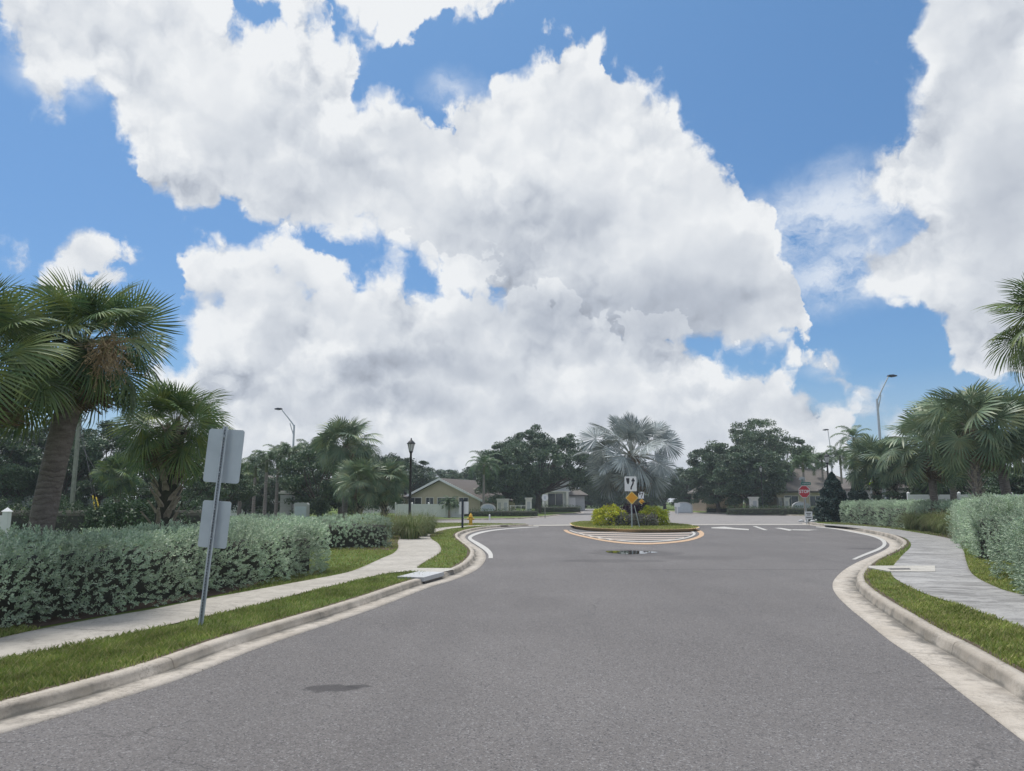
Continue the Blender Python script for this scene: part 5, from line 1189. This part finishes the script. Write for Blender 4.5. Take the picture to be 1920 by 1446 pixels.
up = thing('utility_pole', base(139, 40), 'tall weathered utility pole with wires behind the long left hedge', 'utility pole'); Hp = P(147, 781, 40).z-.1
m = MB(); m.box((0, 0, Hp/2), (.19, .19, Hp), bev=.03); m.build('shaft', M['pole_conc'], up)
for k, z_ in enumerate((Hp-.25, Hp-.75, Hp-1.15)):
    m = MB(); m.tube([(.05, 0, z_), (.28, 0, z_), (.28, 0, z_+.12)], [.02, .02, .035], 6); m.build('insulator', M['wire'], up)
m = MB(); m.tube([(.12, 0, 1.95), (.34, 0, 2.2)], .035, 6); m.build('bracket', M['pole_conc'], up)
for k, z_ in enumerate((Hp-.15, Hp-.65, Hp-1.05, Hp-1.5)):
    w_ = thing('overhead_wire', up.location+Vector((0, 0, z_)), ['top', 'second', 'third', 'lowest'][k]+' overhead wire running left from the utility pole', 'wire', 'overhead wires')
    m = MB(); m.tube([(0, 0, 0)]+[(-60*q/10, 18*q/10, -1.2*math.sin(math.pi*q/10)) for q in range(1, 11)], .012, 5, sm=False); m.build('cable', M['wire'], w_)
for k, (ue, ve) in enumerate(((186, 958), (197, 966), (243, 940))):
    e = P(ue, 975, 38); e.z = .1; s_ = up.location+Vector((.1, 0, Hp-.4-.5*k)); g = thing('guy_wire', e, ['left', 'middle', 'right'][k]+'most guy wire slanting down from the utility pole', 'guy wire', 'guy wires'); m = MB(); m.tube([(0, 0, 0), s_-e], .012, 5); m.build('cable', M['wire'], g)
    if k < 2: d = (s_-e).normalized(); m = MB(); m.tube([d*.0, d*2.0], .035, 8); m.build('yellow_guard', M['yellow_plastic'], g)

# ---------------------------------------------------------------- fences, walls, pillars
def vinyl_fence(A, B, z, H, label, n, cap=True):
    A = Vector(A); B = Vector(B); d = (B-A); L_ = d.length; a = math.atan2(d.y, d.x); t = thing('vinyl_fence', (A.x, A.y, z), label, 'fence', 'white vinyl fences', a)
    s = L_/n
    for k in range(n+1):
        m = MB(); m.box((k*s, 0, H*.5+.04), (.13, .13, H+.08), bev=.01); q = MB(); m.add([(k*s-.08, -.08, H+.08), (k*s+.08, -.08, H+.08), (k*s+.08, .08, H+.08), (k*s-.08, .08, H+.08), (k*s, 0, H+.17)], [(0, 1, 4), (1, 2, 4), (2, 3, 4), (3, 0, 4), (3, 2, 1, 0)]); m.build('post', M['vinyl'], t)
    for k in range(n):
        m = MB(); x0, x1 = k*s+.065, (k+1)*s-.065; m.box(((x0+x1)/2, 0, H-.07), (x1-x0, .05, .14)); m.box(((x0+x1)/2, 0, .10), (x1-x0, .05, .14)); nb = int((x1-x0)/.19)
        for j in range(nb): w_ = (x1-x0)/nb; m.box((x0+w_*(j+.5), 0, (H-.03)/2), (w_-.008, .026, H-.24))
        m.build('panel', M['vinyl'], t)
    return t
vinyl_fence((22.9, 43.0), (39, 40.5), .12, 1.8, 'white vinyl fence behind the right palms', 6)
vinyl_fence((-13.2, 15.8), (-10.75, 15.9), .1, 1.18, 'short piece of white vinyl fence at the left photo edge', 1)
vinyl_fence(at(742, 960, 67).xy, at(868, 960, 64).xy, .11, 1.15, 'white fence in front of the tan gabled house', 4)
vinyl_fence(at(395, 960, 70).xy, at(540, 960, 66).xy, .11, 1.1, 'white fence behind the feather palm clump on the left', 4)
def pillar(u, D, w, H, label):
    t = thing('pillar', base(u, D, .1), label, 'pillar', 'white entrance pillars'); m = MB(); m.box((0, 0, .14), (w*1.15, w*1.15, .28), bev=.02); m.box((0, 0, H*.5+.14), (w, w, H-.28), bev=.01); m.build('shaft', M['white_stone'], t)
    m = MB(); m.box((0, 0, H+.06), (w*1.12, w*1.12, .12)); m.box((0, 0, H+.16), (w*1.3, w*1.3, .08), bev=.02); m.build('cap', M['white_stone'], t)
    m = MB(); m.box((0, -w/2-.012, H*.5+.1), (w*.5, .02, H*.6)); m.build('inset_panel', M['grey_wall'], t)
pillar(937, 76, .55, 1.45, 'leftmost white entrance pillar near the feather palm'); pillar(948, 75, .62, 1.45, 'white entrance pillar second from the left'); pillar(991, 74, .60, 1.55, 'white entrance pillar under the broad oak')
pillar(1411, 80, .75, 1.65, 'white entrance pillar below the tallest oak'); pillar(1461, 84, .6, 1.6, 'white entrance pillar left of the stop sign'); pillar(1471, 83, .6, 1.6, 'white entrance pillar nearest the stop sign')
def monument(u, D, w, H, label, mat):
    t = thing('entrance_sign', base(u, D, .1), label, 'entrance sign', 'arched entrance signs'); pts = [(-w/2, 0), (w/2, 0), (w/2, H*.6)]+[(w/2*math.cos(a), H*.6+H*.4*math.sin(a)) for a in np.linspace(0, math.pi, 13)[1:-1]]+[(-w/2, H*.6)]
    m = MB(); m.prism([(x, .15, z) for x, z in pts], (0, -.3, 0)); m.build('wall', mat, t); m = MB(); m.prism([(x*.82, -.152, z*.82+.1) for x, z in pts], (0, -.03, 0)); m.build('name_panel', M['alu'], t)
monument(915, 72, 1.5, 1.18, 'arched white entrance sign at the foot of the feather palm', M['white_stone']); monument(1280, 86, 2.0, 1.3, 'arched blue-grey entrance sign right of the island', M['grey_wall']); monument(1499, 79, 1.9, 1.35, 'arched blue-grey entrance sign showing behind the stop sign post', M['grey_wall'])
t = thing('notice_board', base(1268, 82, .1), 'small white notice board on a post beside the arched sign', 'sign'); m = MB(); m.box((0, 0, .5), (.1, .1, 1.1)); m.build('post', M['vinyl'], t); plate('board', rrect(.62, .42, .02), .03, M['vinyl'], t, (0, -.07, .98))
t = thing('rail_fence', base(972, 74, .1), 'low cream rail fence between the white pillars', 'fence'); m = MB()
for x in (-.8, -.27, .27, .8): m.box((x, 0, .5), (.07, .07, 1.0))
m.build('posts', M['white_stone'], t); m = MB(); m.box((0, 0, .95), (1.8, .05, .08)); m.box((0, 0, .45), (1.8, .05, .06)); m.build('rails', M['white_stone'], t)
t = thing('utility_cabinet', base(568, 46), 'pale grey utility cabinet behind the long left hedge', 'cabinet'); m = MB(); m.box((0, 0, .62), (.85, .5, 1.24), bev=.03); m.prism([(-.42, -.25, 1.24), (.42, -.25, 1.24), (.36, -.25, 1.34), (-.36, -.25, 1.34)], (0, .5, 0)); m.build('body', M['grey_wall'], t); m = MB(); m.box((0, -.258, .62), (.7, .016, 1.0)); m.build('door', M['alu'], t)
t = thing('stone_gate_pier', base(541, 52), 'grey stone gate pier with dark lattice gate beside the cabinet', 'gate pier'); m = MB()
for k in range(7): m.box((.006*(k % 2), 0, .17+k*.26), (.80-.012*(k % 2), .8, .25), bev=.01)
m.build('pier', M['grey_wall'], t); m = MB(); m.box((0, 0, 2.0), (1.0, 1.0, .12)); m.box((0, 0, 2.1), (.8, .8, .1)); m.build('cap', M['white_stone'], t)
m = MB()
for k in range(6): m.box((.5+.1*k, 0, .75), (.02, .02, 1.4))
m.box((.75, 0, 1.45), (.6, .03, .03)); m.box((.75, 0, .7), (.6, .03, .03)); m.build('gate', M['black_metal'], t)
t = thing('play_frame', base(1863, 52), 'white tubular frame behind the white fence on the right', 'frame'); m = MB(); m.tube([(-.65, 0, 0), (-.65, 0, 2.45)], .04, 6); m.tube([(.65, 0, 0), (.65, 0, 2.45)], .04, 6); m.tube([(.35, 0, 0), (.35, 0, 2.45)], .03, 6); m.tube([(-.65, 0, 2.45), (.65, 0, 2.45)], .04, 6); m.build('tubes', M['vinyl'], t)
t = thing('valve_marker', px(918, 976, .1), 'short white marker post on the lawn beyond the hydrant', 'marker post'); m = MB(); m.lathe([(.06, 0), (.06, .38), (.03, .46), (.0, .47)], n=8); m.build('post', M['vinyl'], t)
r_ = random.Random(3)
for k, (u, v) in enumerate(((1503, 979), (1513, 980.5), (1524, 980), (1534, 979), (1519, 978))):
    p = px(u, v, .1); m = MB(); n = 8; s_ = r_.uniform(.16, .27); m.lathe([(s_*.8, 0), (s_, s_*.3), (s_*.75, s_*.7), (s_*.3, s_*.95)], n=7); m.v = [(x*r_.uniform(.8, 1.2), y*r_.uniform(.8, 1.2), z*r_.uniform(.85, 1.1)) for x, y, z in m.v]
    o = m.build('rock', M['grey_wall'], None, p); tag(o, 'rough brown-grey rock in the bed at the foot of the stop sign', 'rock', 'rocks under the stop sign')

# ---------------------------------------------------------------- houses
def window(m_parent, x, y, z, w, h, arch=False):
    m = MB(); f = .07
    for bx_ in ((x-w/2, z, f, h+f), (x+w/2, z, f, h+f)): m.box((bx_[0], y-.03, bx_[1]), (bx_[2], .08, bx_[3]))
    m.box((x, y-.03, z+h/2), (w-f, .078, f)); m.box((x, y-.03, z-h/2), (w-f, .078, f)); m.box((x, y-.025, z), (.04, .05, h-f))
    o = m.build('window_frame', M['white_stone'], m_parent); q = MB(); q.box((x, y-.012, z), (w-f, .03, h-f)); q.build('glass', M['glass'], o)
# tan house: wide gable facing the road, roof running back
t = thing('house', Vector((at(826, 940, 88).x, 88, .1)), 'tan house with wide low gable and brown shingle roof left of the feather palm', 'house', rz=-.36)
hw = 5.1; ze = P(905, 937, 88).z-.1; za = P(826, 899, 88).z-.1
m = MB(); m.prism([(-hw, 0, 0), (hw, 0, 0), (hw, 0, ze), (0, 0, za-.12), (-hw, 0, ze)], (0, 11.5, 0)); m.build('walls', M['tan_wall'], t)
m = MB()
for s in (-1, 1):
    a_ = Vector((0, -.5, za)); b__ = Vector((s*(hw+.6), -.5, ze-.25)); m.prism([a_, b__, b__+Vector((0, 0, .14)), a_+Vector((0, 0, .14))], (0, 12.5, 0))
m.build('roof', M['shingle'], t); m = MB()
for s in (-1, 1): a_ = Vector((0, -.53, za-.10)); b__ = Vector((s*(hw+.62), -.53, ze-.36)); m.prism([a_, b__, b__+Vector((0, 0, .27)), a_+Vector((0, 0, .27))], (0, .03, 0))
m.build('bargeboard', M['vinyl'], t)
for x, w in ((-3.4, 1.8), (-1.4, 1.0), (.8, 2.4), (3.0, 1.2)): window(t, x, 0, 1.35, w, .9)
def hip_house(loc_, w, d, ze, za, label, wall, roof, yaw=0, wins=(), ridge=.35):
    t = thing('house', loc_, label, 'house', None, yaw); m = MB(); m.prism([(-w/2, 0, 0), (w/2, 0, 0), (w/2, d, 0), (-w/2, d, 0)], (0, 0, ze)); m.build('walls', wall, t)
    m = MB(); o_ = .5; m.add([(-w/2-o_, -o_, ze), (w/2+o_, -o_, ze), (w/2+o_, d+o_, ze), (-w/2-o_, d+o_, ze), (-w*ridge/2, d/2, za), (w*ridge/2, d/2, za), (-w/2-o_, -o_, ze-.2), (w/2+o_, -o_, ze-.2), (w/2+o_, d+o_, ze-.2), (-w/2-o_, d+o_, ze-.2)], [(0, 1, 5, 4), (1, 2, 5), (2, 3, 4, 5), (3, 0, 4), (6, 7, 1, 0), (7, 8, 2, 1), (8, 9, 3, 2), (9, 6, 0, 3), (9, 8, 7, 6)]); m.build('roof', roof, t)
    for x, z, ww, hh in wins: window(t, x, 0, z, ww, hh)
    return t
hip_house(Vector((at(1545, 930, 86).x, 86, .1)), 11.0, 12, 2.55, 5.4, 'house with large grey-brown hip roof behind the stop sign', M['tan_wall'], M['shingle_grey'], 0, ((-3.8, 1.4, 1.6, 1.2), (-1, 1.4, 1.4, 1.2), (3, 1.4, 1.6, 1.2)))
hip_house(Vector((at(1358, 930, 100).x, 100, .1)), 4.9, 8, 2.6, 4.2, 'pink stucco house side showing under the right oak', M['pink_wall'], M['shingle_grey'])
t2 = hip_house(Vector((at(1044, 930, 108).x, 108, .1)), 3.6, 8, 4.6, 6.2, 'pale two-storey house front seen right of the round sign', M['grey_wall'], M['shingle_grey'], 0, ((-.2, 1.5, 2.2, 2.0), (-.2, 3.8, 1.4, .9)))
m = MB(); m.box((0, -.12, 2.75), (3.9, .25, .18)); m.box((1.5, -.2, 1.35), (.3, .3, 2.7)); m.box((-1.5, -.2, 1.35), (.3, .3, 2.7)); m.build('porch', M['white_stone'], t2)
t3 = hip_house(Vector((at(1075, 930, 112).x, 112, .1)), 3.4, 8, 2.3, 3.5, 'low grey-roofed house with white garage door between oak and silver palm', M['grey_wall'], M['shingle_grey'])
m = MB(); m.box((-.5, -.04, .95), (1.6, .08, 1.9)); m.build('garage_door', M['vinyl'], t3)
hip_house(Vector((at(445, 930, 78).x, 78, .1)), 9.5, 9, 2.5, 4.3, 'grey-roofed house behind the white fence seen between the sign and feather palms', M['grey_wall'], M['shingle_grey'], 0, ((-2, 1.4, 1.6, 1.1), (2, 1.4, 1.6, 1.1)))
hip_house(Vector((at(715, 930, 86).x, 86, .1)), 4.5, 8, 1.9, 2.6, 'low brown-roofed house end just left of the tan gable', M['white_stone'], M['shingle'])
hip_house(Vector((at(1715, 930, 62).x, 62, .1)), 8, 8, 2.5, 3.6, 'house with dark hip roof behind the white fence on the right', M['grey_wall'], M['shingle'], 0, ((-2, 1.5, 1.4, 1.1), (1.6, 1.5, 1.4, 1.1)))

# ---------------------------------------------------------------- air
m = MB(); m.box((0, 250, 7.0), (1010, 715, 16.1)); hm = bpy.data.materials.new('haze'); hm.use_nodes = True; hn = hm.node_tree; hn.nodes.remove(hn.nodes['Principled BSDF'])
pv = hn.nodes.new('ShaderNodeVolumePrincipled'); pv.inputs['Color'].default_value = (.80, .90, 1.0, 1); pv.inputs['Density'].default_value = .0007; hn.links.new(pv.outputs[0], hn.nodes['Material Output'].inputs['Volume'])
tag(m.build('haze', hm), kind='stuff')
